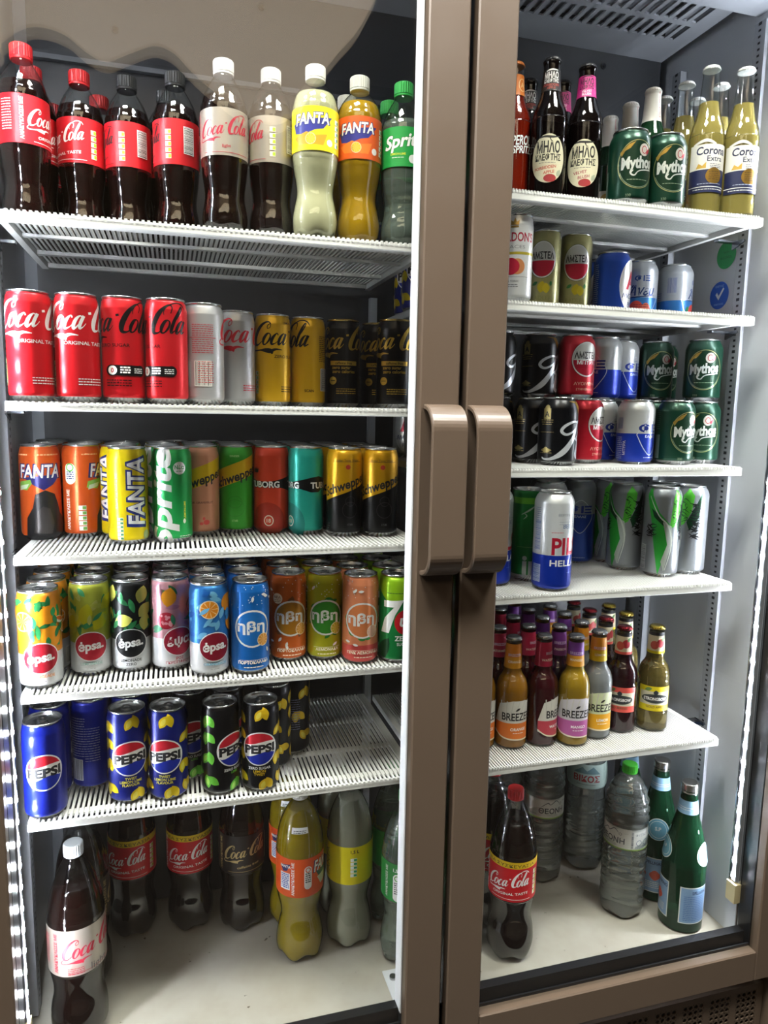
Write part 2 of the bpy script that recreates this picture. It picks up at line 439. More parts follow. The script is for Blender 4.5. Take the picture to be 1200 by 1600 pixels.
# ------------------------------------------------------------------ bottles
def petal(depth, zt, n=5, ph=0):
    depth /= 1000; zt /= 1000
    def f(x, y, z, t):
        if z < zt:
            k = (zt-z)/zt; c = .5+.5*math.cos(n*t+ph); return x*(1-.05*c*k), y*(1-.05*c*k), z+depth*c**1.2*k**1.5
        return x, y, z
    return f
def ripple(depth, zt, amp, freq, z0, z1):
    pt = petal(depth, zt)
    def f(x, y, z, t):
        x, y, z = pt(x, y, z, t)
        if z0 < z < z1:
            k = 1+amp*math.sin(z*freq+.9*math.sin(t*2)+.5*math.sin(t*3+1)); x *= k; y *= k
        return x, y, z
    return f
def inset(prof, d, ztop, z0=1.2):
    out = []
    for (r, z) in prof:
        if z > ztop:
            a = out[-1]; pr = [q for q in prof if q[1] <= z]
            b = prof[prof.index((r, z))-1]; t = (ztop-b[1])/(z-b[1]) if z > b[1] else 0
            out.append((b[0]+(r-b[0])*t-d, ztop)); break
        out.append((max(r-d, 1), z+z0 if z < z0*4 else z))
    return out
def dens(prof, step=3.0):
    out = [prof[0]]
    P = spline(prof, 4)
    out = []
    for p in P:
        if not out or math.hypot(p[0]-out[-1][0], p[1]-out[-1][1]) > .8: out.append(p)
    return out
CAPS = {}
def screw_cap(col, r=14.2, h=15, z=0, kind='plastic'):
    k = (col, r, h, z, kind)
    if k in CAPS: return CAPS[k]
    m = mat(col, kind); mb = MB(); n = 72
    def ribs(x, y, zz, t):
        if zz*1000 < z+h-1.6 and zz*1000 > z+3.5:
            kk = 1+.022*(1 if int(round(t/(2*PI)*n)) % 3 else -1); return x*kk, y*kk, zz
        return x, y, zz
    P = [(r-.3, z), (r, z+.4), (r, z+2.6), (r-.5, z+3.0), (r-.5, z+3.4), (r, z+3.7), (r-.1, z+h-2), (r-.5, z+h-.8), (r-1.8, z+h), (1, z+h)]
    mb.lathe([(a/1000, b/1000) for a, b in P], m, n, ribs)
    CAPS[k] = mb.mesh('cap', False); return CAPS[k]
def crown_cap(col, z, kind='chrome', rr=13.4):
    k = ('crown', col, z, kind, rr)
    if k in CAPS: return CAPS[k]
    m = mat(col, kind); mb = MB(); n = 84
    def fl(x, y, zz, t):
        d = zz*1000-z
        if d < 4.4: kk = 1+.05*math.cos(21*t)*(1-d/4.4); return x*kk, y*kk, zz
        return x, y, zz
    P = [(rr-1.0, z), (rr+.9, z), (rr+.5, z+1.6), (rr-.1, z+3.4), (rr-.9, z+5), (rr-2.6, z+6), (rr-6, z+6.4), (1, z+6.4)]
    mb.lathe([(a/1000, b/1000) for a, b in P], m, n, fl)
    CAPS[k] = mb.mesh('crown_cap', True); return CAPS[k]
def solid(prof, m, mod=None, n=48, caps=(True, True), name='x'):
    mb = MB(); mb.lathe([(r/1000, z/1000) for r, z in prof], m, n, mod, caps=caps); return mb.mesh(name, True)
def label_mesh(art, prof, R, name='label', off=.35):
    mb = MB(); wrap(mb, art, prof, R, off); return mb.mesh(name, True)
P_PET = [(20, 0), (25, 1.5), (29.5, 7), (31.6, 15), (31.8, 26), (30, 38), (27.9, 50), (28.3, 62), (30.6, 78), (32, 92), (32.5, 98), (32.5, 165), (31.6, 172), (28.6, 184), (23.5, 196), (17.5, 206), (13.6, 212), (12.6, 216), (12.6, 222)]
P_FAN = [(20, 0), (26, 1.5), (30.6, 7), (32.4, 18), (32.2, 32), (29.3, 48), (26.6, 62), (27.6, 76), (31, 94), (32.6, 106), (33, 112), (33, 172), (32.3, 180), (29, 192), (22, 203), (15.5, 210), (12.8, 214), (12.6, 222)]
P_L15 = [(24, 0), (32, 2), (39, 9), (42.6, 22), (43, 40), (41.4, 58), (37.4, 78), (37.8, 96), (41, 116), (42.6, 126), (43, 132), (43, 205), (42.4, 214), (39, 236), (33, 258), (25, 279), (17, 296), (13.2, 304), (12.6, 310), (12.6, 315)]
P_LF = [(24, 0), (33, 2), (40, 9), (43, 24), (42.6, 42), (39, 62), (34.5, 82), (35.5, 98), (40, 118), (42.6, 132), (43, 138), (43, 208), (42.6, 222), (40, 244), (34, 266), (26, 284), (17, 298), (13.2, 304), (12.6, 310), (12.6, 315)]
P_WAT = [(28, 0), (36, 2), (40, 8), (42.5, 20), (42.5, 40), (42.5, 60), (42.5, 80), (42.5, 100), (42.5, 120), (42.5, 140), (42, 150), (42, 196), (42.8, 204), (42.8, 220), (42, 236), (39, 252), (32, 272), (22, 286), (14.5, 293), (13, 297), (13, 303)]
P_BEER = [(22, 0), (26, 1), (28.2, 4), (28.5, 9), (28.5, 120), (28, 130), (25.6, 144), (20.5, 158), (16.5, 170), (14.8, 182), (13.4, 205), (13, 214), (13.6, 215), (13.8, 219), (12.9, 220), (12.9, 222)]
P_COR = [(22, 0), (26, 1), (28.2, 4), (28.5, 9), (28.5, 118), (27.9, 130), (25, 146), (20.5, 160), (17.2, 176), (15.6, 190), (14, 215), (12.8, 230), (12.9, 231), (13.9, 233), (13.9, 236), (12.9, 237), (12.9, 239)]
P_BRZ = [(20, 0), (25.5, 1.5), (28.3, 5), (29, 10), (28.6, 60), (28.9, 98), (28.2, 112), (24.5, 125), (19.2, 133), (16.2, 142), (14.8, 165), (13.2, 188), (13, 191), (13.7, 193), (13.7, 197), (12.9, 198), (12.9, 199)]
P_GLS = [(30, 0), (38, 1.5), (41, 6), (41.5, 14), (41.5, 128), (40.5, 145), (36, 172), (28, 202), (20.5, 232), (17, 254), (15.2, 272), (14.4, 276), (15.6, 278), (15.6, 284), (14.4, 285), (14.4, 288)]
def bottle(name, prof, R, fill, drink, labels, cap, root='drink_bottle', shell='#f4f7f6', mod=None, extra=None, capname='cap', n=48, cat='bottle', glass=None):
    D = dens(prof)
    parts = []
    if glass is not None:                        # one body of tinted glass, contents unseen
        parts.append(('glass_body', solid(D, glass, mod, n, name='glass_body'), []))
    else:
        parts.append(('bottle_shell', solid(D, mat(shell, 'shell'), mod, n, caps=(True, False), name='bottle_shell'), []))
        parts.append(('drink', solid(inset(D, .9, fill), drink, mod, n, name='drink'), []))
    for nm, art, rr in labels: parts.append((nm, label_mesh(art, D, rr, nm), []))
    parts.append((capname, cap, []))
    if extra: parts += extra
    PROTO[name] = dict(root=root, cat=cat, parts=parts, r=R/1000)

# ------------------------------------------------------------------ artwork of every can and label
RED, DRED = C('#c4141f'), C('#8f1018')
GREY6 = I('#5a5c60'); GRN = I('#5cab3a'); LWH = I('#f4f4f2'); LBK = I('#121214'); NAVY = I('#1d2460')
def cola_can(name, base, ink, sub, subt='ORIGINAL TASTE', pill=None, ac='#7fb83c', rim=None, lightbase='#c9c3bc', foot=None, extra=None):
    a = Art(); a.script(0, 96, 124, ink)
    if subt: a.text(subt, 0, 75.5, 4.4, sub, .012, sx=1.15)
    a.table(-53, 20, 7, 36, C(lightbase), C(ac))
    a.lines(6, 30, 34, 3, sub, 3.6, 1.3, 4); a.text('&', 6, 26.8, 2.4, sub)
    a.barcode(91, 44, 24, 36, LBK, I('#d8d4ce'), 5); a.lines(91, 112, 30, 14, sub, 3.0, 1.0, 7)
    a.lines(-86, 60, 22, 10, sub, 3.2, 1.0, 9)
    if pill:
        a.rect(-3, 36, 37, 51, pill); a.disc(-3, 44, 8.2, 7.5, pill); a.disc(36, 44, 7.4, 7.5, pill)
        a.disc(-1.5, 44, 6.2, 6.2, LWH); a.text('0', -1.5, 41, 6, I('#c8202c'), .03)
        a.lines(16, 47, 14, 3, LWH, 3.4, 2); a.lines(33, 46, 12, 3, LWH, 2.6, .9)
    if extra: extra(a)
    can(name, 'sleek', base, a, rim=rim, foot=foot)
cola_can('red_cola', RED, WH, WH)
cola_can('red_zero', RED, BK, BK, 'ZERO SUGAR', pill=BK)
cola_can('silver_cola', mat('#b4b4b6', 'foil'), C('#b8202e'), C('#b8202e'), None, lightbase='#a9a9aa', ac='#b9a9a9', extra=lambda a: a.rect(72, 110, 94, 95, C('#b8202e')))
def lem(a):
    a.text('LEMON', 0, 128, 3.2, BK, .01); a.disc(18, 43, 6, 6, C('#b5202c')); a.text('zero', 18, 41.6, 3.2, LWH); a.text('SCAN', 59, 24, 4, BK, .02)
cola_can('yellow_cola', C('#d3a413'), BK, BK, 'ZERO SUGAR', ac='#7da03a', extra=lem)
GOLD = mat('#c9a646', 'gold')
def gld(a):
    a.rect(-22, 24, 69, 76, GOLD); a.text('caffeine free', 1, 70.6, 4, BK, .01); a.text('zero sugar', -3, 63, 5, GOLD, .02); a.text('zero calories', 1, 56.5, 5, GOLD, .02)
    a.disc(-17, 44, 6.5, 6.5, GOLD); a.rect(-21, -13, 43.6, 44.6, BK)
cola_can('black_cola', BK, GOLD, GOLD, None, lightbase='#80703f', ac='#4a4020', rim=mat('#b79a55', 'chrome'), extra=gld)

def fanta(a, x, z, wd, shear=.12, rot=0, h=None, ol=.055):
    h = h or wd*.3
    a.text('FANTA', x, z, h, C('#1b2a6e'), ol, width=wd*1.06, shear=shear, rot=rot)
    a.text('FANTA', x, z, h, C('#1b2a6e'), ol+.02, width=wd*1.1, shear=shear, rot=rot)
    a.text('FANTA', x, z, h, WH, .022, width=wd, shear=shear, rot=rot)
OR = C('#c4511c')
a = Art(); a.lines(-30, 128, 28, 1, I('#d8a070'), 3, 2); a.lines(14, 128, 34, 1, I('#d8a070'), 3, 2)
a.poly([(-25, 95), (34, 101), (18, 84), (4, 76), (-10, 84)], C('#2c2a66'))
a.poly([(-36, 88), (-14, 92), (-12, 86), (-20, 76), (-38, 78)], C('#7fb04c')); a.poly([(-34, 82), (-16, 86), (-20, 79), (-36, 75)], C('#c8d8b8'))
fanta(a, -1, 95, 62, .1, h=19)
a.poly([(-24, 0), (-22, 34), (-12, 50), (-8, 70), (6, 76), (20, 70), (26, 54), (30, 40), (44, 28), (48, 0)], C('#1c1b1d'))   # plain dark shape in place of the printed figure
a.poly([(-12, 12), (-6, 44), (2, 52), (12, 48), (18, 26), (14, 10)], C('#34302f'))
a.disc(-62, 107, 8.5, 8.5, I('#e8ece0')); a.rect(-70.5, -53.5, 92, 107, I('#e8ece0')); a.disc(-62, 92, 8.5, 8.5, I('#e8ece0')); a.ring(-62, 109, 6.5, 6.5, 2, GRN); a.lines(-62, 101, 12, 4, NAVY, 3.2, 1.6)
a.text('ΑΝΑΚΥΚΛΩΣΕ ΜΕ', -64, 44, 5, I('#f0d8c8'), .02, rot=90, width=62)
a.table(-45, 12, 11, 40, I('#e6e4da'), C('#6fa04a')); a.lines(60, 100, 8, 12, I('#f0d8c8'), 4, 1)
can('orange_fanta', 'sleek', OR, a)
a = Art(); fanta(a, 13, 79, 98, .08, rot=90, h=25, ol=.07)
a.text('ΑΝΑΚΥΚΛΩΣΕ ΜΕ', -27, 80, 4.2, I('#20204a'), .02, rot=90, width=54); a.table(-24, 8, 9, 34, I('#e8e8d8'), C('#4a8a5a'), 6)
a.lines(88, 110, 30, 22, I('#3a3a5a'), 4, 1.2); a.barcode(64, 30, 18, 36, LBK, LWH)
a.disc(16, 14, 6, 7, I('#8fa06a'))
can('yellow_fanta', 'sleek', C('#dfc70e'), a)
SGR = C('#1d9a4c')
a = Art(); a.text('Sprite', -3, 66, 32, WH, .035, rot=90, width=150, shear=.25)
a.disc(11, 113, 9.5, 9.5, WH); a.text('Νέα', 11, 111.5, 5.6, SGR, .02); a.lines(11, 108, 10, 1, SGR)
a.text('LEMON-LIME', 20, 50, 3.2, I('#e8e23a'), .02, rot=90); a.disc(17.5, 33, 2.4, 3.4, I('#e8ece0')); a.lines(20, 10, 20, 2, WH, 3, 1)
a.barcode(66, 30, 18, 36, LBK, LWH); a.lines(88, 110, 30, 20, I('#d8efe0'), 4, 1.2)
can('green_sprite', 'sleek', SGR, a)
def schw(name, base, band, top=None, fz=60, rise=.34, extra=None, foot=None):
    a = Art()
    if top: a.poly([(-90.4, 143), (-90.4, 143-90.4), (-90.4, 25), (90.4, 86), (90.4, 143)], top) if False else a.poly([(-44, 140.5), (-44, 56), (46, 90), (46, 140.5)], top).poly([(46, 140.5), (46, 90), (60, 72), (136, 56), (136.9, 56), (136.9, 140.5)], top)
    else: a.poly([(-50, fz), (52, fz+38), (52, fz+70), (-50, fz+30)], band)
    a.text('Schweppes', 0, fz+20 if not top else 78, 14, LBK, .03, width=84, shear=.22, rot=math.degrees(math.atan(rise)))
    if extra: extra(a)
    can(name, 'sleek', base, a, foot=foot)
def pk(a): a.text('PINK GRAPEFRUIT', 0, 52, 3.4, I('#5a2a22'), .01); a.disc(8, 22, 5, 4, I('#e05048')); a.disc(0, 20, 3, 2.4, I('#e05048')); a.disc(4, 28, 2, 2.5, I('#e05048'))
schw('pink_tonic', C('#cf8f70'), C('#d6b318'), fz=62, extra=pk)
def gg(a): a.text('GINGER', -2, 125, 3, I('#c8e0a0')); a.text('17.85', -2, 20, 3.2, I('#c8e0a0')); a.ring(-2, 52, 12, 10, 1, C('#2c7a20')); a.ring(-2, 42, 16, 14, 1, C('#2c7a20'))
schw('green_tonic', C('#2f8c24'), C('#c9a416'), fz=66, extra=gg)
def ty(a):
    a.text('Indian Tonic Water', 2, 122, 3.4, LBK); a.disc(2, 113, 3.8, 3.8, I('#c03a20')); a.rect(-22, 26, 121, 121.6, LBK)
    a.ring(6, 44, 13, 13, .6, C('#3a3a3c')); a.ring(6, 58, 8, 8, .6, C('#3a3a3c')); a.text('17.85', 6, 19, 3, GREY6); a.lines(-34, 20, 6, 4, GREY6, 4, 2)
schw('yellow_black_tonic', C('#060608'), None, C('#e2a90f'), extra=ty)
def tub(name, base, dk):
    a = Art(); a.disc(6, 18, 30, 34, dk); a.disc(6, 18, 24, 28, dk)
    a.poly([(-46, 92), (-30, 90), (-12, 86), (12, 86), (30, 90), (46, 94), (60, 96), (74, 92), (74, 80), (60, 70), (46, 70), (30, 75), (12, 78), (-12, 78), (-30, 75), (-46, 70)], BK)
    a.poly([(-46, 92), (-46, 70), (-72, 66), (-100, 70), (-100, 92), (-72, 96)], BK)
    for xx in (-2, 73):
        a.text('TUBORG', xx, 76, 9.6, BK, .05, width=60); a.text('TUBORG', xx, 76.4, 9.6, WH, .03, width=56)
    a.poly([(-22, 100), (-11, 100), (-10, 108), (-13, 105), (-14, 110), (-16.5, 105), (-19, 110), (-20, 105), (-23, 108)], LBK)
    a.lines(-14, 68, 20, 1, dk, 3, 1); a.disc(8, 22, 8, 9, I('#d8d0c0')); a.disc(8, 22, 6.4, 7.4, base); a.text('18', 8, 19, 6, I('#d8d0c0'), .02)
    a.disc(-68+6, 22, 8, 9, I('#d8d0c0')); a.disc(-68+6, 22, 6.4, 7.4, base); a.text('18', -62, 19, 6, I('#d8d0c0'), .02)
    can(name, 'sleek', base, a)
tub('red_tuborg', C('#bd3a22'), C('#98291a')); tub('teal_tuborg', C('#1f9c8c'), C('#12776f'))
def orange_slice(a, x, z, r, col='#e08a1c', pale='#f2c88c'):
    a.disc(x, z, r, r, C('#f0e0c0')); a.disc(x, z, r*.9, r*.9, C(col)); q = []
    for i in range(9):
        t = 2*PI*i/9; q.append([(x, z), (x+r*.86*math.cos(t), z+r*.86*math.sin(t)), (x+r*.86*math.cos(t+.14), z+r*.86*math.sin(t+.14))])
    a.polys(q, C(pale))
def epsa(name, ground, fruits, leafc, badge, word, sub, subc, seed, sub2=None):
    a = Art(); rn = random.Random(seed)
    a.rect(-90.4, 90.4, 52, 139, C(ground))
    for i in range(38):
        x = rn.uniform(-86, 86); z = rn.uniform(62, 130); a.leaf(x, z, rn.uniform(15, 24), rn.uniform(6, 9), rn.uniform(-180, 180), C(rn.choice(leafc)))
    fruits(a, rn)
    for i in range(9):
        x = rn.uniform(-46, 46); z = rn.uniform(70, 130); a.leaf(x, z, rn.uniform(13, 19), rn.uniform(6, 8), rn.uniform(30, 120), C(rn.choice(leafc)))
    a.disc(0, 47, 23.5, 22.5, WH); a.disc(0, 47, 22.2, 21.2, C(badge))
    a.text(word, 0, 42, 12.5, WH, .035, width=35, rise=.12)
    a.text(sub, 0, 19, 3.9, I(subc), .015)
    if sub2: a.text(sub2, 0, 13, 3.9, I(subc), .015)
    a.lines(0, 13 if not sub2 else 8, 14, 1 if not sub2 else 2, I('#888888'), 2.4, .8)
    a.lines(76, 48, 26, 12, I('#777777'), 3, 1); a.barcode(60, 26, 16, 26, LBK, LWH)
    can(name, 'sleek', C('#d9dbdd'), a)
def f1(a, rn):
    for x, z, r in ((12, 108, 13), (16, 76, 15), (-30, 110, 12), (60, 100, 15), (-70, 90, 15), (80, 75, 13)): a.disc(x, z, r, r, C('#e2901c'))
    orange_slice(a, -22, 100, 14); orange_slice(a, 42, 88, 12)
    a.leaf(30, 98, 24, 10, -20, C('#e8e0c8')); a.leaf(31, 99, 20, 6, -20, C('#c8651c'))
epsa('orangeade', '#d98a24', f1, ['#2c8a4c', '#1f6e3c', '#3fa05a'], '#9e1c2a', 'ėpsa.', 'ORANGEADE', '#d98324', 2)
def f2(a, rn):
    for x, z in ((-6, 96), (14, 84), (-26, 84), (28, 112), (60, 90), (-60, 100)): a.leaf(x, z, 32, 19, rn.uniform(20, 80), C('#c6c41e'))
epsa('lemonade', '#aab13c', f2, ['#2f7f4a', '#3c9058', '#b9bf4e', '#c4c86a'], '#9e1c2a', 'ėpsa.', 'LEMONADE', '#8fb0a8', 5)
def f3(a, rn):
    for x, z, g in ((-30, 122, 80), (18, 120, 70), (22, 96, 45), (-10, 82, 10), (22, 78, 80), (-36, 88, 70), (60, 100, 30), (-70, 90, 50), (78, 76, 60)): a.leaf(x, z, 27, 19, g, C('#cfcf62'))
epsa('lemonade_zero', '#15181a', f3, ['#2c7a48', '#236840', '#3c8c58'], '#101114', 'ėpsa.', 'LEMONADE', '#222222', 8, 'ZERO')
def f4(a, rn):
    for x, z in ((-14, 116), (62, 104), (-70, 96)): a.leaf(x, z, 30, 22, 80, C('#e0951f'))
    a.disc(-18, 80, 13, 13, C('#b2263a')); 
    for i in range(14): a.disc(-18+rn.uniform(-8, 8), 80+rn.uniform(-8, 8), 2, 2, C('#e09aa0'))
    a.disc(24, 100, 12, 12, C('#b85a70'))
epsa('pink_lemonade', '#c8929c', f4, ['#2f7a56', '#4c8c6c', '#b57a92'], '#8e1830', 'έψα', 'ΡΟΖ', '#a02238', 11, 'ΓΚΡΕΪΠΦΡΟΥΤ')
def f5(a, rn):
    for x, z, r in ((24, 112, 14), (34, 82, 16), (-70, 100, 15), (70, 96, 14)): a.disc(x, z, r, r, C('#dd8a1e'))
    orange_slice(a, -8, 104, 14); orange_slice(a, 54, 88, 11)
epsa('blue_orangeade', '#2b6fb4', f5, ['#1d5aa8', '#3f8fd0', '#70b4dc', '#2464b0'], '#86182c', 'ėpsa.', 'ORANGEADE', '#6ba8c4', 14)
def ivi(name, base, circ, fr, leafc=None, sub='', bottom=None, seed=1, nea=False):
    a = Art(); rn = random.Random(seed)
    if bottom: a.rect(-90.4, 90.4, 4, 32, C(bottom))
    if leafc:
        for i in range(9): 
            t = rn.uniform(0, 2*PI); a.leaf(27*math.cos(t), 72+30*math.sin(t), 13, 6, rn.uniform(0, 180), C(leafc))
    a.disc(0, 72, 29, 29, WH); a.disc(0, 72, 26.2, 26.2, C(circ))
    a.text('ηβη', -2, 68, 14.5, WH, .035, width=44)
    orange_slice(a, 17, 54, 10, fr)
    for i in range(26): a.disc(rn.uniform(-42, 42), rn.uniform(104, 136), .7, .7, WH, 8)
    for i in range(5): a.leaf(rn.uniform(-40, 40), rn.choice((30, 34, 116, 122)) + rn.uniform(-4, 4), 9, 4, rn.uniform(0, 180), WH)
    a.text(sub, 2, 18, 4.4, I('#f4e8d0'), .02); a.lines(2, 12, 30, 1, I('#f4e8d0'), 3, 1.4); a.rect(-20, 24, 23.6, 24, I('#f4e8d0')) 
    if nea: a.disc(-22, 104, 8.5, 8.5, I('#dcc8b0')); a.text('ΝΕΑ', -22, 104, 4, I('#6a3018'), .02); a.lines(-22, 101, 11, 2, I('#6a3018'), 2.6, 1)
    can(name, 'sleek', C(base), a)
ivi('blue_ivi', '#1764b4', '#2270c0', '#d8963a', None, 'ΠΟΡΤΟΚΑΛΑΔΑ', seed=2)
ivi('orange_ivi', '#bd5a1e', '#b07820', '#d89a3c', '#7a4a28', 'ΠΟΡΤΟΚΑΛΑΔΑ', seed=3, nea=True)
ivi('lime_ivi', '#a7a51a', '#3a8a2c', '#c4b428', '#2f7a28', 'ΛΕΜΟΝΑΔΑ', seed=4)
ivi('peach_ivi', '#df8a62', '#dd8450', '#e0b0a0', '#3c8a3c', 'ΠΙΝΚ ΛΕΜΟΝΑΔΑ', '#d0504c', seed=5)
a = Art(); a.poly([(-90, 142), (-90, 120), (-44, 122), (-20, 100), (30, 108), (90, 112), (90, 142)], C('#8fc01e')); a.lines(0, 114, 44, 1, I('#2a5a18'), 3, 1.4)
a.poly([(-28, 102), (6, 104), (-8, 80), (-18, 50), (-34, 50), (-26, 74), (-10, 92), (-28, 92)], WH)
a.poly([(14, 96), (40, 76), (40, 40), (8, 48), (0, 70)], C('#8fc01e'))
a.disc(12, 68, 21, 21, C('#c8202a')); a.text('up', 12, 62, 19, WH, .03, shear=.15)
a.text('ZERO', 6, 38, 7.5, WH, .03); a.text('SUGAR', 6, 30, 4.6, WH, .015); a.leaf(-30, 20, 50, 22, 60, C('#0a3a1c')); 
can('green_seven', 'sleek', C('#157a3c'), a)
def globe(a, x, z, r, ring, white='#eceae6', red='#c02030', blue='#1a2c9c', shear=0):
    a.disc(x, z, r, r, C(ring), 40); rr = r*.93; a.disc(x, z, rr, rr, C(white), 40)
    def cap(sgn, f, col):
        top = []; n = 20
        t0 = math.asin(f(-1)/1.0) if abs(f(-1)) < 1 else 0
        pts = []
        for i in range(n+1):
            u = -1+2*i/n; lim = math.sqrt(max(0, 1-u*u)); v = f(u)
            pts.append((u, max(-lim, min(lim, v)), lim))
        q = []
        for i in range(n):
            (u0, v0, l0), (u1, v1, l1) = pts[i], pts[i+1]
            e0, e1 = (l0, l1) if sgn > 0 else (-l0, -l1)
            q.append([(x+u0*rr, z+v0*rr), (x+u1*rr, z+v1*rr), (x+u1*rr, z+e1*rr), (x+u0*rr, z+e0*rr)])
        a.polys(q, C(col))
    cap(1, lambda u: .36+.12*math.sin(u*2.2+.4), red); cap(-1, lambda u: -.36+.16*math.sin(u*2.6+.5), blue)
    a.text('PEPSI', x, z-r*.24, r*.46, LBK, .05, width=r*1.75, rise=.06)
def yl(a, x, z, s, g, col): 
    a.leaf(x-s*.28, z, s*1.25, s*.74, g+60, C(col)); a.leaf(x+s*.28, z+s*.12, s*1.25, s*.74, g+105, C(col)); a.leaf(x-s*.28, z, s*.8, s*.4, g+60, C('#e8d858') if col[1] == 'd' else C('#a8e068'))
def pepsi(name, base, ring, fr=None, sub=None, seed=1, zero=None, green=False):
    a = Art(); rn = random.Random(seed)
    if fr:
        for (x, z, g) in ((-36, 118, 20), (4, 126, 0), (-36, 92, 30), (36, 98, -20), (-36, 60, 0), (33, 52, 20), (-32, 24, 40), (10, 14, 10), (38, 20, 50), (62, 110, 0), (80, 70, 30), (60, 40, 60), (-62, 110, 0), (-74, 70, 30), (-60, 36, 60)):
            if green and x > 0 and rn.random() < .5: continue
            yl(a, x, z, 17, g, fr)
    gx = 6 if green else 0
    globe(a, gx, 73, 27, ring)
    if sub:
        for i, (t, c) in enumerate(sub): a.text(t, gx, 40-i*5, 3.8, C(c), .02)
    a.barcode(74, 34, 20, 34, I('#3a3a40'), I('#b9bcc4'), 3); a.lines(76, 116, 26, 16, I('#8a90c0'), 4, 1.1)
    a.barcode(92, 26, 13, 13, I('#3a3a40'), I('#b9bcc4'), 6) if False else a.lines(-82, 100, 22, 14, I('#7a80a8'), 4, 1.1)
    can(name, 'sleek', C(base), a, rim=RIM)
pepsi('blue_pepsi', '#0a1878', '#e8e8ea')
pepsi('blue_lemon_pepsi', '#0d1a6e', '#e8e8ea', '#d8bc18', [('TWIST', '#e8dc50'), ('LEMON LIME', '#e8dc50'), ('FLAVOUR', '#e8dc50')], 2)
pepsi('black_lime_pepsi', '#05060a', '#e8e8ea', '#63b53a', [('ZERO SUGAR', '#e8e8e8'), ('LIME', '#63b53a')], 3, green=True)
pepsi('black_lemon_pepsi', '#06070e', '#e8e8ea', '#d8b420', [('ZERO SUGAR', '#e8e8e8'), ('LEMON', '#d8b420'), ('TWIST', '#d8b420')], 4)

# right hand side
a = Art(); a.poly([(-6, 116), (6, 116), (7, 124), (3, 121), (0, 127), (-3, 121), (-7, 124)], mat('#a8894a', 'gold')); a.rect(-6, 6, 112, 115, mat('#a8894a', 'gold'))
a.text('GORDON\'S', 0, 92, 13, C('#a01c34'), .02, width=66); a.text('& ΤΟΝΙC', 0, 82, 5, I('#777777'), .0, sx=1.2) if False else a.text('SPACES', 0, 81, 5, I('#808086'), .0, sx=1.5)
a.rect(-83, 83, 72, 76, C('#b7a83c')); a.disc(-4, 54, 13, 13, C('#a01c34')); a.disc(6, 54, 12, 12, C('#d08a5a')); a.disc(-2, 54, 11.5, 11.5, C('#b3223c')); a.disc(-24, 52, 8, 10, C('#c82c5a'))
a.text('GIN & TONIC', -4, 30, 3, GREY6, .01); a.lines(-4, 26, 24, 2, GREY6, 3, 1); a.rect(-30, 30, 38, 38.5, GREY6)
can('white_gin', 'slim', C('#d2d4d6'), a, shoulder=C('#c4c6c9'))
def amstel(a, x, z, rx, rz, word='ΑΜΣΤΕΛ', red='#b01c34', sub=None):
    a.disc(x, z, rx+1.6, rz+1.6, LBK, 40); a.disc(x, z, rx+.9, rz+.9, WH, 40); q = []; n = 20
    a.disc(x, z, rx-.6, rz-.6, C('#d8d8d4'), 40)
    for i in range(n):
        t0, t1 = PI+PI*i/n, PI+PI*(i+1)/n
        q.append([(x+(rx-1.6)*math.cos(t0), z-1.5), (x+(rx-1.6)*math.cos(t1), z-1.5), (x+(rx-1.6)*math.cos(t1), z-1.5+(rz-3)*math.sin(t1)), (x+(rx-1.6)*math.cos(t0), z-1.5+(rz-3)*math.sin(t0))])
    a.polys(q, C(red)); a.text(word, x, z+1.5, rz*.36, LBK, .03, width=rx*1.75)
    if sub: a.text(sub, x, z-9, rz*.24, LWH, .02)
a = Art(); amstel(a, 0, 92, 23, 30); a.leaf(0, 46, 20, 15, 80, C('#c8b428')); a.leaf(8, 44, 18, 13, 95, C('#d4c030')); a.leaf(-12, 52, 11, 6, 30, C('#2c6a3a')); a.leaf(16, 52, 9, 5, 90, C('#2c6a3a'))
a.text('RADLER', 0, 24, 7, C('#8a8a52'), .0); a.rect(-90.4, 90.4, 10, 20, C('#b8a818')); a.barcode(64, 40, 16, 30, LBK, LWH)
can('olive_radler', 'sleek', C('#9c9868'), a)
def amcan(name, base, kind='std', big=False):
    a = Art()
    if big:
        a.disc(0, 56, 30, 46, LWH); a.disc(0, 56, 28.8, 44.6, C('#d8d8d4')); a.text('A', 0, 50, 30, C('#b01c34'), .03); a.text('ΑΜΣΤΕΛ', 0, 34, 8, NAVY, .02); a.text('FREE', 0, 20, 7, NAVY, .02)
        a.lines(74, 92, 18, 20, I('#a8b8dc'), 3.6, 1.2); a.barcode(92, 40, 14, 40, LBK, LWH, vertical=True); a.lines(-76, 92, 14, 20, I('#a8b8dc'), 3.6, 1.2)
    else:
        amstel(a, 0, 70, 27, 30, sub='ΜΠΥΡΑ'); a.text('ΛΥΟΜΕΝΗ', 0, 24, 5.2, C('#e8c0a8'), .01, sx=1.2); a.text('ΣΤΗΝ ΕΛΛΑΔΑ', 0, 15, 3.6, C('#e8c0a8'), .01); a.barcode(66, 44, 16, 40, LBK, LWH); a.lines(-70, 90, 20, 16, I('#e0a0a0'), 4, 1)
    can(name, kind, base, a)
amcan('red_amstel', C('#b0182a')); amcan('blue_amstel', C('#143f9c'), big=True); amcan('tall_amstel', C('#c9c9c6'), 'tall', big=True)
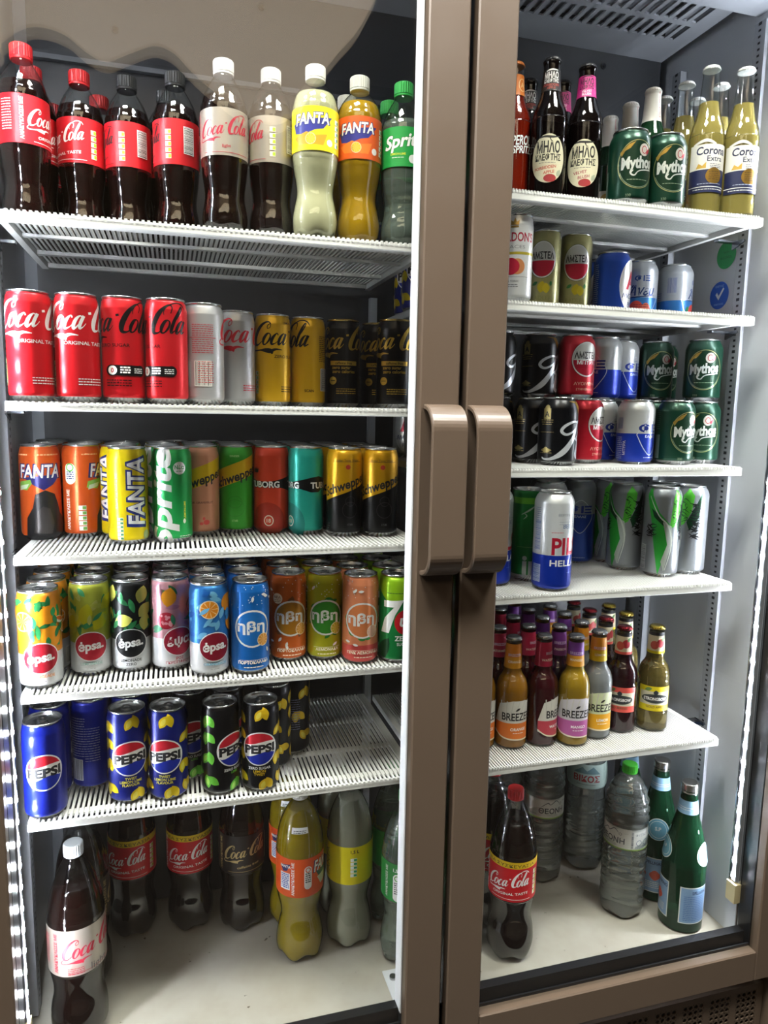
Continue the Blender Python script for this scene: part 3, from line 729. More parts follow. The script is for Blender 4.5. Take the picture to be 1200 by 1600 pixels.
def fix(name, kind, top, bot, split, seed=1, dia=True):
    R, H, rt = SIZES[kind]; a = Art(); L = PI*R
    a.rect(-L, L, 4, split, C(bot))
    g = C('#c8ccd4'); a.stroke([(-27, split-2), (-14, split+18), (0, split+28), (14, split+18), (27, split-2), (14, split-26), (0, split-38), (-14, split-26), (-27, split-2)], g, 1.4)
    a.text('ΦΙΞ', 0, split+3, 12.5, C('#1a2f80'), .045, sx=1.5); a.text('ΕΛΛΑΣ', 0, split-7, 4.2, C('#d8dce8'), .02, sx=1.2)
    a.lines(0, split+20, 8, 1, I('#50608c'), 3, 1); a.barcode(-60, split+18, 16, 22, C('#1a2f80'), C(top), 4)
    a.lines(-60, split-8, 14, 12, I('#9aa8d0'), 3.4, 1.1); a.text('ΜΠΥΡΑ', -46, split-26, 5, C('#c8ccd8'), .02, rot=90); a.lines(0, 12, 26, 1, g, 3, 1)
    can(name, kind, C(top), a)
fix('fix_std', 'std', '#b9bcbc', '#12309a', 55); fix('fix_tall', 'tall', '#8d9296', '#173a8a', 100)
a = Art(); a.rect(-104, 104, 4, 46, C('#2f6fae')); a.text('ΦΙΞ', 0, 76, 9, C('#1a3f80'), .03, sx=1.3); a.text('Άνευ', -2, 50, 17, C('#123064'), .025, shear=.3, width=46); a.stroke([(-30, 46, .6), (-6, 47, 2.4), (26, 50, .6)], C('#123064'))
a.disc(-10, 26, 13, 14, C('#c8443a')); a.disc(8, 24, 9, 12, C('#d86a50')); a.leaf(-26, 30, 12, 7, 60, C('#2f7a50')); a.lines(0, 32, 28, 5, I('#6a1c1c'), 4, 1.4)
a.stroke([(20, 20, 1), (32, 42, 1), (38, 60, 1)], WH); a.barcode(-58, 74, 20, 30, I('#55608c'), C('#a8acb0'), 8); a.lines(-84, 60, 12, 12, I('#55608c'), 4, 1.2); a.stroke([(-40, 48, 1), (-34, 30, 1), (-24, 10, 1)], WH)
can('aneu', 'std', C('#a8acb0'), a)
a = Art(); B_ = [[(30, 86, 1), (14, 92, 3), (-4, 84, 4.5), (-12, 72, 5), (-4, 64, 4), (10, 70, 3), (24, 84, 2)],
     [(22, 92, 1), (18, 74, 5), (8, 50, 8), (-8, 26, 9), (-26, 12, 5), (-40, 10, 3), (-46, 14, 2)],
     [(20, 90, 2), (32, 92, 5), (36, 80, 6), (26, 62, 4), (16, 54, 2)],
     [(16, 54, 2), (26, 50, 6), (24, 34, 9), (22, 20, 9), (30, 14, 5), (40, 24, 2)],
     [(44, 60, 2), (36, 40, 6), (36, 22, 7), (44, 12, 3)]]
for st in B_: a.stroke([(x+14, z*.78+3, wd*1.05) for x, z, wd in st], C('#c2c6cc'))
a.rect(-31, -17, 78, 96, mat('#a59662', 'gold')); a.disc(-24, 96, 5, 6, mat('#a59662', 'gold')); a.text('A', -24, 82, 9, LBK, .02)
for i in range(3): a.lines(-24, 76-i*3.6, 26-i*3, 1, mat('#a59662', 'gold'), 3, 1.3, i)
a.lines(-24, 56, 26, 1, mat('#a59662', 'gold'), 3, .9); a.leaf(-24, 26, 22, 7, 0, mat('#a59662', 'gold')); a.disc(-24, 27, 4, 4.5, mat('#a59662', 'gold')); a.lines(-24, 21, 24, 1, mat('#a59662', 'gold'), 3, 1)
a.text('ΜΠΥΡΑ', -46, 60, 5, I('#a0a4aa'), .01, rot=90); a.poly([(14, 108), (30, 106), (34, 96), (38, 88), (42, 96), (42, 108)], mat('#b88c34', 'gold'))
can('black_beer', 'std', C('#040509'), a, shoulder=None, rim=RIM, foot=mat('#8a8c8e', 'chrome'))
def mythos(a, z=58):
    a.disc(0, z, 32, 36, C('#10301f')); a.ring(0, z, 33, 37, 1.2, mat('#b0ad7a', 'gold'), 0, 360, 44); a.ring(0, z, 31, 35, .9, C('#8a9c84'), 200, 340)
    a.poly([(-30, z+18), (-16, z+30), (-6, z+34), (-14, z+24), (-22, z+20), (-27, z+12)], mat('#b99648', 'gold'))
    a.disc(9, z+22, 8.5, 9.5, C('#c8c2b8')); a.leaf(16, z+20, 12, 4, 60, C('#a02434')); a.ring(9, z+22, 5, 6, 1.2, C('#a02434'))
    a.text('Mythos', 0, z-6, 18, C('#1c2c22'), .05, width=56, rise=.08); a.text('Mythos', 0, z-5.5, 17, C('#d0d4d0'), .04, width=54, rise=.08)
    a.stroke([(-8, z-9, 1), (-12, z-14, 2.6), (-6, z-17, 2), (2, z-10, 1.6), (26, z-6, 2.4)], C('#d0d4d0'))
    a.lines(0, z-24, 34, 1, C('#8a9c84'), 3, 1.2); a.text('330', -14, 9, 4, C('#8a9c84'), .01)
    a.barcode(-62, 32, 16, 42, I('#40504a'), C('#8aa098')); a.lines(-62, 96, 14, 10, C('#5c8470'), 3.6, 1.2); a.barcode(72, 40, 14, 50, I('#40504a'), C('#6aa088'), 5)
a = Art(); mythos(a); can('green_mythos', 'std', C('#0b3526'), a)
a = Art(); a.rect(-104, 104, 4, 62, C('#1230a0')); a.text('PILS', 0, 64, 27, C('#b01c34'), .03, width=58); a.text('HELLAS', 0, 44, 10, WH, .02, width=62)
a.text('ΒΕΡΓΙΝΑ', -8, 128, 4, I('#7a808c'), .01); a.text('BEER', 0, 108, 7, I('#5a6a8c'), .01); a.lines(-20, 100, 20, 1, I('#c08088'), 3, 1.4); a.lines(2, 118, 40, 2, I('#a0a8b4'), 4, 1)
a.barcode(-56, 94, 16, 50, I('#4860a0'), C('#c9cdd0'), 5, True); a.lines(-56, 140, 14, 8, I('#7080a8'), 3.4, 1.1); a.barcode(-56, 30, 18, 30, I('#4860a0'), C('#b8c0d4'), 9, True)
a.lines(10, 32, 20, 1, C('#6080d0'), 3, 1); a.text('5%', 14, 16, 5, C('#8098dc'), .01)
can('white_pils', 'tall', C('#c9cdd0'), a)
a = Art(); a.text('in', 8, 14, 34, C('#b8bcb8'), .03, width=34); a.stroke([(-14, 120, 1), (0, 128, 3), (14, 138, 1)], C('#9aa89a')); a.stroke([(-10, 112, 1), (-4, 118, 2), (-8, 122, 1)], C('#a8b4a4'))
a.stroke([(30, 100, 2), (14, 92, 3), (26, 86, 2)], C('#b8a888')); a.rect(-20, 30, 62, 63, C('#6a9a5a')); a.rect(-98, 98, 139, 150, C('#5aa42c')); a.lines(-60, 120, 14, 20, C('#5a8a5a'), 4, 1)
can('green_waisted', 'barrel', C('#146a2c'), a)
def shard(name, kind='tall'):
    a = Art(); g, dk = C('#2fa03a'), C('#0f3a20')
    a.poly([(-30, 164), (-24, 164), (-4, 120), (14, 100), (12, 60), (-2, 4), (-12, 60), (-20, 110), (-30, 150)], g)
    a.poly([(-20, 128), (-4, 116), (14, 96), (8, 92), (-14, 112)], dk)
    a.poly([(16, 110), (20, 150), (30, 164), (40, 150), (36, 120), (24, 96), (14, 90)], C('#58c23c'))
    a.poly([(28, 100), (56, 160), (50, 110), (34, 84)], dk)
    a.poly([(2, 104), (18, 96), (22, 70), (14, 40), (8, 12), (2, 30), (12, 62)], C('#b9c2b8')); a.stroke([(-24, 150, 1), (-6, 116, 2), (12, 96, 3), (20, 60, 2), (10, 14, 1)], C('#dfe6dc'))
    rn = random.Random(4)
    for (cx, cz, hh) in ((44, 100, 74), (-20, 84, 26)):
        for i in range(int(hh/3.4)):
            z = cz+hh/2-i*3.4; x = cx+rn.uniform(-2, 2)
            a.stroke([(x-9+rn.uniform(-3, 3), z+rn.uniform(-2, 2), .6), (x-3, z+rn.uniform(-5, 5), 2.4), (x+3, z+rn.uniform(-5, 5), 2.2), (x+9+rn.uniform(-3, 3), z+rn.uniform(-2, 2), .6)], C('#15181a'))
    for i in range(9): a.stroke([(20+rn.uniform(-8, 8), 140-i*5, .5), (24+rn.uniform(-6, 6), 144-i*5, 1.6), (30+rn.uniform(-6, 4), 138-i*5, .5)], C('#1c4a24'))
    a.barcode(-34, 36, 15, 46, I('#444448'), I('#c4c6c8'), 5, True)
    can(name, kind, mat('#8e9296', 'foil'), a)
shard('silver_shard')

# ------------------------------------------------------------------ bottles
COLA = mat('#120504', 'dark_drink')
def cola_label(prof_R, z0, z1, base, ink, sub, subt, band=None, wd=75, tabl=True, gsub=None):
    L = PI*prof_R; a = Art(); a.rect(-L, L, z0, z1, base); h = z1-z0; k = wd/75
    if band: a.rect(-L, L, z1-h*.16, z1, I(band)); a.text('ΝΕΑ ΣΥΣΚΕΥΑΣΙΑ', 0, z1-h*.13, h*.07, I('#3a2a10'), .01, sx=1.5)
    zc = (z0+z1)/2 + h*.02 - (h*.08 if band else 0)
    a.script(0, zc-4*k, wd, ink, rot=6)
    if subt: a.text(subt, 3*k, z0+h*.17, h*.06, sub, .015, sx=1.3, rise=.08)
    a.rect(-wd*.4, wd*.5, z0+h*.06, z0+h*.07, sub)
    a.table(wd*.5+10*k, z0+h*.12, 8*k, h*.66, I('#e8e0c8'), I('#a8c030'))
    a.barcode(-L+14*k, (z0+z1)/2, 14*k, h*.74, LBK, LWH, 4, True); a.lines(-L*.62, z1-8*k, 14*k, int(h/5), sub, 3.4, 1.0, 5); a.text('ΑΝΑΚΥΚΛΩΣΕ ΜΕ', -wd*.5-4*k, (z0+z1)/2, h*.07, sub, .02, rot=90, width=h*.85)
    a.barcode(L*.75, z0+h*.55, 16*k, h*.6, LBK, LWH, 6, True)
    return a
RL, SL, BL = mat('#c41420', 'ink'), mat('#b9b0a4', 'foil'), I('#1b1412')
bottle('cola_pet', P_PET, 32.5, 184, COLA, [('label', cola_label(32.5, 101, 163, RL, LWH, LWH, 'ORIGINAL TASTE'), 32.5)], screw_cap('#b81c22', h=20, z=215), mod=petal(5, 22))
bottle('zero_pet', P_PET, 32.5, 184, COLA, [('label', cola_label(32.5, 101, 163, RL, LBK, LBK, 'ZERO SUGAR'), 32.5)], screw_cap('#18191b', h=20, z=215), mod=petal(5, 22))
LR = I('#b02038')
bottle('light_pet', P_PET, 32.5, 184, COLA, [('label', cola_label(32.5, 101, 163, SL, LR, LR, 'light'), 32.5)], screw_cap('#cdcfd0', h=20, z=215), mod=petal(5, 22))
def fl(R, z0, z1, base, sub, splash, big=False):
    L = PI*R; a = Art(); a.rect(-L, L, z0, z1, I(base)); h = z1-z0; x = 0
    a.poly([(-30, z0+h*.62), (30, z0+h*.78), (16, z0+h*.5), (4, z0+h*.46), (-10, z0+h*.36), (-26, z0+h*.4)], I('#2c2f86'))
    a.poly([(-28, z0+h*.3), (-8, z0+h*.42), (6, z0+h*.34), (22, z0+h*.38), (16, z0+h*.12), (-20, z0+h*.14)], I(splash)); orange_slice(a, -2, z0+h*.26, h*.13, '#e8d040')
    o = len(a.ops); a.text('FANTA', x, z0+h*.6, h*.24, NAVY, .07, width=54, shear=.1, rise=.04); a.text('FANTA', x, z0+h*.6, h*.24, LWH, .025, width=50, shear=.1, rise=.04)
    a.disc(26, z0+h*.2, 4.6, 4.6, LWH); a.table(40, z0+h*.14, 8, h*.66, LWH, I('#3a8a5a')); a.lines(-50, z1-8, 22, 10, I(sub), 4, 1.2); a.text('ΑΝΑΚΥΚΛΩΣΕ ΜΕ', 58, z0+h*.5, h*.08, LWH, .02, rot=90, width=h*.8)
    a.barcode(-72, z0+h*.45, 18, h*.6, I('#2a3a80'), LWH, 6, True)
    return a
bottle('lemon_pet', P_FAN, 33, 196, mat('#c4bf98', 'murky'), [('label', fl(33, 114, 172, '#e3cf12', '#5a5a20', '#e09a20'), 33)], screw_cap('#d4d4cc', h=20, z=215), mod=petal(5, 26))
bottle('orange_pet', P_FAN, 33, 196, mat('#b58c12', 'murky'), [('label', fl(33, 114, 172, '#dd5a1a', '#f0c8a0', '#e87a28'), 33)], screw_cap('#d4d4cc', h=20, z=215), mod=petal(5, 26))
a = Art(); L = PI*32.5; a.rect(-L, L, 110, 165, I('#1f9a44')); a.text('Sprite', 0, 138, 17, I('#0c6a2c'), .06, width=62, shear=.2, rise=.14); a.text('Sprite', 0, 138, 17, LWH, .03, width=60, shear=.2, rise=.14)
a.text('LEMON-LIME', -8, 126, 2.8, I('#dce23a'), .02); a.lines(-8, 122, 18, 1, LWH, 3, .9); a.disc(14, 121, 6, 6, LWH); a.lines(-60, 158, 24, 10, LWH, 4, 1.2); a.table(46, 116, 9, 40, LWH, GRN)
P_SPR = [(r, z) for r, z in P_PET]
bottle('sprite_pet', P_SPR, 32.5, 178, mat('#eef3ee', 'clearish'), [('label', a, 32.5)], screw_cap('#2b9a45', h=20, z=215), mod=ripple(5, 22, .012, 500, .03, .1), shell='#eaf4ee')
# big bottles
def b15(name, prof, fill, drink, art, cap, **k): bottle(name, prof, 43, fill, drink, [('label', art, 43)], screw_cap(cap, 14.5, 20, 306), n=56, **k)
def lightsub(a):
    a.text('light', 6, 131, 12, I('#6a6468'), .0); a.lines(-30, 141, 24, 4, LR, 3, 1.2); return a
b15('light_15', P_L15, 262, COLA, lightsub(cola_label(43, 128, 205, SL, LR, LR, None, wd=104)), '#c6ccd0', mod=petal(9, 36))
b15('cola_15', P_L15, 268, COLA, cola_label(43, 128, 205, RL, LWH, LWH, 'ORIGINAL TASTE', '#d8b41c', wd=84), '#b01c22', mod=petal(9, 36))
GL = I('#b09a68')
b15('zero_15', P_L15, 268, COLA, cola_label(43, 128, 205, BL, GL, GL, 'caffeine free', wd=90), '#18191b', mod=petal(9, 36))
def fl15(base, sub):
    a = Art(); L = PI*43; a.rect(-L, L, 136, 210, I(base)); 
    a.text('FANTA', 56, 180, 20, NAVY, .07, width=62, shear=.1); a.text('FANTA', 56, 180, 20, LWH, .025, width=58, shear=.1); a.poly([(32, 178), (86, 182), (70, 162), (44, 158)], I('#2f6a5a')); a.poly([(34, 168), (80, 172), (60, 152), (44, 150)], I('#c8d8c0'))
    a.text('ΑΝΑΚΥΚΛΩΣΕ ΜΕ', -10, 172, 4.6, LWH, .02, rot=90, width=64); a.rect(8, 22, 158, 188, LWH); a.disc(15, 188, 7, 7, LWH); a.disc(15, 158, 7, 7, LWH); a.ring(15, 188, 5, 5, 1.6, I(base)); a.lines(15, 180, 10, 5, GREY6, 4, 2.4)
    a.rect(-38, -18, 150, 182, LWH); a.lines(-28, 178, 16, 8, I('#5a6ab0'), 3.6, 2.4); a.poly([(-38, 196), (-16, 200), (-24, 186), (-32, 184)], NAVY); a.text('FANTA', -27, 192, 4.6, LWH, .03)
    a.text('1,5 L', -108, 198, 6, LBK, .02); a.table(-110, 152, 12, 38, LWH, I('#3a9a5a')); a.text('FANTA', 110, 172, 12, I(sub), .0, rot=90)
    return a
ST = Art(); ST.rect(-14, 14, 0, 9, LWH)
stick = [('price_sticker', label_mesh(Art().rect(-13, 13, 256, 266, LWH).lines(0, 260, 20, 2, GREY6, 3, 1.4), dens(P_LF), 33, 'price_sticker', 1.6), [])]
b15('orange_15', P_LF, 290, mat('#a8901c', 'murky'), fl15('#e0561c', '#f8e0c0'), '#d8d4cc', mod=petal(11, 38), extra=stick)
b15('lemon_15', P_LF, 290, mat('#a8a794', 'murky'), fl15('#e2d313', '#8a8a10'), '#d8d4cc', mod=petal(9, 38))
a = Art(); L = PI*43; a.rect(-L, L, 132, 205, I('#1d8a3c')); a.text('Sprite', 6, 166, 24, LWH, .03, width=84, shear=.2, rise=.12); a.text('1,5 L', -96, 190, 6, LWH, .02); a.rect(-104, -88, 142, 178, LWH); a.disc(-96, 178, 8, 8, LWH); a.disc(-96, 142, 8, 8, LWH); a.ring(-96, 178, 5.6, 5.6, 1.8, GRN); a.lines(-96, 168, 11, 6, GREY6, 4, 2.2); a.text('ΑΝΑΚΥΚΛΩΣΕ ΜΕ', -116, 168, 5, LWH, .02, rot=90, width=60)
b15('sprite_15', P_L15, 262, mat('#e8eee8', 'clearish'), a, '#2b9a45', mod=petal(9, 36), shell='#eaf4ee')
P_W2 = P_WAT
a = Art(); L = PI*42; a.rect(-L, L, 152, 196, I('#d6d8d4')); a.rect(-L, L, 152, 155, I('#8fae5c')); a.text('ΘΕΟΝΗ', 0, 164, 11, I('#262c3c'), .012, width=58); a.stroke([(-24, 178, .8), (-10, 188, 1.6), (-4, 184, 1.2), (8, 192, 1.6), (16, 186, .8)], I('#3a4250')); a.ring(20, 184, 3, 3, .8, I('#3a4250'))
a.barcode(44, 174, 6, 36, I('#4a525c'), I('#c8cac8'), 3, True); a.text('ΦΥΣΙΚΟ', 64, 182, 5, I('#8a9298')); a.ring(58, 168, 6, 6, 1, I('#4a5a80')); a.ring(74, 168, 6, 6, 1, I('#4a5a80')); a.lines(66, 160, 32, 2, I('#7a8aa0'), 3, 1.2); a.lines(-66, 188, 30, 9, I('#8a9298'), 4, 1.2)
bottle('theoni', P_WAT, 42.5, 283, mat('#f2f6f4', 'clearish'), [('label', a, 42.5)], screw_cap('#3fae2e', 14.8, 18, 297), mod=ripple(4, 26, .034, 360, .03, .285), n=64)
a = Art(); a.rect(-L, L, 196, 250, I('#9fb2ac')); a.text('ΒΙΚΟΣ', 0, 212, 13, I('#8c1f24'), .03, width=58); a.poly([(-30, 230), (-10, 244), (0, 236), (14, 246), (30, 230)], I('#5a7a80')); a.lines(0, 205, 40, 1, GREY6, 3, 1.2)
bottle('vikos', P_WAT, 42.5, 283, mat('#eef4f2', 'clearish'), [('label', a, 42.5)], screw_cap('#3a6ab0', 14.8, 18, 297), mod=ripple(4, 26, .034, 430, .03, .2), n=64)
# glass
DG = mat('#070404', 'dark_drink')
def milo(name, neckcol, neckink, sub, subc):
    a = Art(); a.disc(0, 66, 28, 37, I('#c9c3a8'), 36); a.stroke([(-16, 97, 1), (-8, 99, 3), (6, 98, 3.4), (18, 99, 1)], LBK); a.stroke([(2, 97, 2), (4, 92, 1)], LBK)
    a.text('ΜΗΛΟ', 0, 75, 16, LBK, .03, width=38); a.text('ΚΛΕΦΤΗΣ', 0, 63, 9, LBK, .03, width=42); a.lines(0, 59, 28, 1, GREY6, 3, .8); a.text(sub[0], -4, 50, 4.4, I(subc), .02, rise=.12); a.text(sub[1], 2, 43, 4.4, I(subc), .02, rise=.12)
    a.disc(4, 36, 10, 6, I('#8e2226')); a.leaf(18, 44, 12, 7, 60, I('#9aa08c'))
    n = Art(); n.rect(-52, 52, 172, 205, I(neckcol)); n.stroke([(-10, 202, .8), (0, 204, 2.4), (12, 203, .8)], I(neckink)); n.text('ΜΗΛΟ', 0, 191, 9, I(neckink), .03, width=26); n.text('ΚΛΕΦΤΗΣ', 0, 184.5, 5, I(neckink), .03, width=27); n.text(sub[0], 0, 179, 3.6, I(subc if name != 'blush' else '#f0d8e4'), .02); n.text(sub[1], 0, 174.4, 3.6, I(subc if name != 'blush' else '#f0d8e4'), .02)
    bottle(name, P_BEER, 28.5, 0, None, [('front_label', a, 28.5), ('neck_label', n, 16)], crown_cap('#15151a', 219, 'plastic'), glass=DG, root='cider_bottle', capname='crown_cap')
milo('forbidden', '#0e0e10', '#e6e6e2', ('FORBIDDEN', 'APPLE'), '#a83a30'); milo('blush', '#c22a80', '#2a1020', ('VELVET', 'BLUSH'), '#8a2040')
a = Art(); a.text('APEROL', 0, 92, 14, LWH, .02, width=44, shear=.1, rise=.1); a.text('SPRITZ', 6, 80, 11, LWH, .02, width=36, shear=.1, rise=.1)
n = Art(); n.rect(-50, 50, 172, 204, I('#d8761c')); n.ring(8, 188, 8, 10, 1.4, I('#f0c890')); n.text('A', 8, 184, 8, I('#f0c890'), .02)
bottle('aperol', P_BEER, 28.5, 176, mat('#7c1a08', 'murky'), [('label', a, 28.5), ('neck_label', n, 16)], crown_cap('#e07a24', 219, 'plastic'), capname='crown_cap')
GG = mat('#1c6a34', 'glass')
a = Art(); a.rect(-40, 40, 24, 84, I('#d8d8d4')); a.rect(-40, 40, 34, 50, I('#a81c28')); a.text('STELLA ARTOIS', 0, 38, 7.5, LWH, .02, width=60); a.disc(0, 66, 13, 13, I('#b89a58'))
n = Art(); n.rect(-50.2, 50.2, 168, 219.5, I('#d9d6d0')); n.text('STELLA * ARTOIS', 14, 196, 3.6, I('#b02a30'), .02, rot=90, width=42)
bottle('stella', P_BEER, 28.5, 0, None, [('label', a, 28.5), ('neck_label', n, 16)], crown_cap('#dad7d0', 219, 'plastic'), glass=mat('#12301c', 'dark_drink'), root='beer_bottle', capname='crown_cap')
a = Art(); a.rect(-36, 36, 36, 74, I('#1c2348')); a.rect(-36, 36, 72, 112, I('#d8d6cf')); a.text('Corona', 0, 96, 12, I('#1c2348'), .025, width=50, shear=.08); a.text('Extra', 6, 85, 8.5, I('#1c2348'), .01, width=26); a.stroke([(-30, 112, 3), (-10, 118, 5), (6, 112, 3)], I('#d8d6cf'))
a.poly([(-24, 74), (-20, 82), (-14, 78), (-8, 84), (-8, 74)], I('#c09a40')); a.lines(8, 80, 20, 3, I('#50506a'), 2.6, .9); a.disc(6, 62, 14, 13, mat('#a8843c', 'gold')); a.lines(6, 68, 18, 5, I('#6a4a20'), 3, 1); a.rect(-36, 36, 44, 45, LWH); a.lines(0, 40, 54, 1, LWH, 3, 1); a.lines(0, 49, 40, 1, I('#a8b0c8'), 3, 1)
bottle('corona', P_COR, 28.5, 184, mat('#dcc670', 'hazy'), [('label', a, 28.5)], crown_cap('#d4d6d4', 236, 'plastic'), root='beer_bottle', capname='crown_cap')
def breeze(name, drink, top, bot, neck1, neck2, sub, cap='#b8babc'):
    a = Art(); a.poly([(-34, 30), (-34, 50), (-24, 84), (0, 91), (24, 91), (34, 88), (34, 20), (0, 20), (-20, 24)], I(top)); a.poly([(-34, 50), (34, 50), (34, 20), (0, 20), (-20, 24), (-34, 34)], I(bot)); a.stroke([(-34, 34, 1.4), (-20, 24, 2.4), (0, 20, 2.8), (34, 19, 2.4)], I('#e8dcc0'))
    a.polys([[(t, 60), (t+6+t*.4, 90), (t+8+t*.4, 90), (t+1, 60)] for t in range(-20, 22, 8)], I('#c2c0b8')); a.text('BREEZER', 10, 55, 13.5, LBK, .02, width=58); a.leaf(10, 75, 10, 4, 30, LBK); a.text(sub, 12, 36, 5, LWH, .02); a.lines(12, 31, 20, 1, LWH, 3, 1)
    n = Art(); n.rect(-50, 50, 146, 190, I(neck2)); n.rect(-50, 50, 166, 190, I(neck1)); n.text('BREEZER', 2, 168, 4.6, I('#d8c8e0'), .015); n.text(sub, 2, 156, 4.2, I('#f0e4d0'), .015)
    bottle(name, P_BRZ, 29, 184, drink, [('front_label', a, 29), ('neck_label', n, 15.5)], crown_cap(cap, 196), root='spritzer_bottle', capname='crown_cap')
breeze('bz_orange', mat('#a8701c', 'murky'), '#cfccc4', '#d06c1c', '#d8801c', '#d8941c', 'ORANGE'); breeze('bz_red', mat('#3c0410', 'dark_drink'), '#cfccc4', '#b03c4a', '#b01c40', '#a82040', 'WATERMELON')
breeze('bz_mango', mat('#a88420', 'murky'), '#c8c4cc', '#b05a9a', '#7a3c9a', '#cc8c1c', 'MANGO'); breeze('bz_lemon', mat('#8f9094', 'murky'), '#c8d0a8', '#dca01c', '#e0921c', '#d8b41c', 'LEMON'); breeze('bz_purple', mat('#2a0a28', 'dark_drink'), '#cfccc4', '#8a3c7a', '#6a2c7a', '#6a2a5a', 'PASSION')
def strong(name, drink, base, cap, sub):
    a = Art(); a.rect(-32, 32, 42, 90, I(base)); a.rect(-30, 30, 54, 80, I('#cfc8b0')); a.leaf(-14, 84, 14, 7, 20, I('#6a8a4a')); a.disc(0, 66, 26, 9, I('#3a4a3c'), 36); a.disc(0, 66, 24.6, 7.8, I('#2a2c30'), 36); a.text('STRONGBOW', 0, 63, 5.6, LWH, .03, width=44); a.leaf(0, 78, 10, 9, 90, I('#2a3038')); a.text(sub, 0, 48, 4, I('#6a4a30'), .02)
    n = Art(); n.rect(-50, 50, 150, 186, I('#e0d8b8')); n.rect(-50, 50, 150, 155, I(base)); n.disc(6, 170, 8, 8, I('#b8303a')); n.disc(-6, 166, 8, 8, I('#c8564a')); n.leaf(12, 178, 12, 6, 40, I('#4a7a3a')); n.rect(-50, 50, 184, 190, I('#1c1c20'))
    bottle(name, P_BRZ, 29, 178, drink, [('front_label', a, 29), ('neck_label', n, 15.5)], crown_cap(cap, 196), root='cider_bottle', capname='crown_cap')
strong('sb_red', mat('#2a0a12', 'dark_drink'), '#d8544a', '#8a2c34', 'RED BERRIES'); strong('sb_gold', mat('#a08a4c', 'hazy'), '#d8c41c', '#c0a84a', 'GOLD APPLE')
PG = mat('#1a5a30', 'dark_drink')
def pelle(name, front=True):
    a = Art(); bl, pl = I('#7f9fc4'), I('#d8dcd8')
    for x, wd in ((0, 52), (78, 60), (-95, 52)):
        a.rect(x-wd/2, x+wd/2, 22, 98, pl); a.rect(x-wd/2+2, x+wd/2-2, 24, 96, bl)
    a.text('S.PELLEGRINO', 0, 84, 6, I('#1c3050'), .03, width=46); a.leaf(0, 60, 22, 22, 90, I('#c0503c')); a.leaf(0, 60, 22, 22, 0, I('#c0503c')); a.lines(0, 44, 36, 4, pl, 4, 1.4)
    for x in (78, -95): a.text('S.PELLEGRINO', x+10, 84, 6, I('#1c3050'), .03, width=34); a.lines(x, 78, 44, 14, I('#5a7ab0'), 3.8, 1.5, 6)
    o = Art()
    for ox_ in (0, 92): o.disc(ox_, 160, 22, 22, pl, 36); o.disc(ox_, 160, 20.6, 20.6, I('#5f94a8'), 36); o.text('S.P', ox_, 158, 7, pl, .02); o.ring(ox_, 160, 17, 17, .8, pl)
    n = Art(); n.rect(-60, 60, 236, 262, I('#7fa4c0')); n.rect(-60, 60, 248, 249, pl); n.lines(0, 244, 50, 1, pl, 3, 1.2)
    mb = MB(); P = [(15, 276), (16.5, 276.5), (16.5, 279), (15.6, 279.6), (15.6, 281), (16.4, 281.6), (16.2, 293), (15.2, 295), (13, 295.6), (1, 295.6)]
    mb.lathe([(r/1000, z/1000) for r, z in P], mat('#c6c4c0', 'chrome'), 48); cp = mb.mesh('cap', True)
    bottle(name, P_GLS, 41.5, 0, None, [('label', a, 41.5), ('shoulder_label', o, 38), ('neck_label', n, 17)], cp, glass=mat('#0d3a1c', 'pelle'), root='water_bottle', n=56)
m = mat('#0d3a1c', 'pelle'); b = m.node_tree.nodes['Principled BSDF']; b.inputs['Roughness'].default_value = .03; b.inputs['Transmission Weight'].default_value = .75; b.inputs['IOR'].default_value = 1.35
b.inputs['Base Color'].default_value = lin('#1f5236')
pelle('pelle')
PROTO['theoni']['root'] = PROTO['vikos']['root'] = 'water_bottle'
# ------------------------------------------------------------------ the shop behind the camera
def struct(name, x0, x1, y0, y1, z0, z1, m):
    mb = MB(); mb.box(x0, x1, y0, y1, z0, z1, m); return mb.build(name, kind='structure')
struct('floor', -3.0, 3.0, -3.0, 2.0, -.1, 0, mat('#2a2622', 'paint'))
struct('ceiling', -3.0, 3.0, -3.0, 2.0, 3.6, 3.7, mat('#a89e92', 'ink'))
struct('wall_back', -3.0, 3.0, 1.75, 1.85, 0, 3.6, mat('#b0a698', 'ink'))
struct('wall_front', -3.0, 3.0, -3.1, -3.0, 0, 3.6, mat('#26221f', 'ink'))
struct('wall_left', -3.1, -3.0, -3.0, 2.0, 0, 3.6, mat('#2c2824', 'ink'))
struct('wall_right', 3.0, 3.1, -3.0, 2.0, 0, 3.6, mat('#26221f', 'ink'))
lampm = glow('lamp_panel', '#fff9f1', CEIL_LAMP)
for (x, y) in ((-1.7, .62), (-.3, .25), (1.1, .1)):
    t = empty('ceiling_light', (x, y, 3.56), label={-1.7: 'wide ceiling light panel to the left of the drinks fridge', -.3: 'square ceiling light panel above the fridge doors', 1.1: 'square ceiling light panel to the right of the drinks fridge'}[x], cat='light', group='ceiling light panels')
    h = .48 if x < -1 else .31
    mb = MB(); mb.box(-h-.03, h+.03, -.34, .34, 0, .04, mat('#d8d4cc', 'paint')); mb.build('frame', t)
    mb = MB(); mb.box(-h, h, -.28, .28, -.008, -.001, lampm); mb.build('diffuser', t)
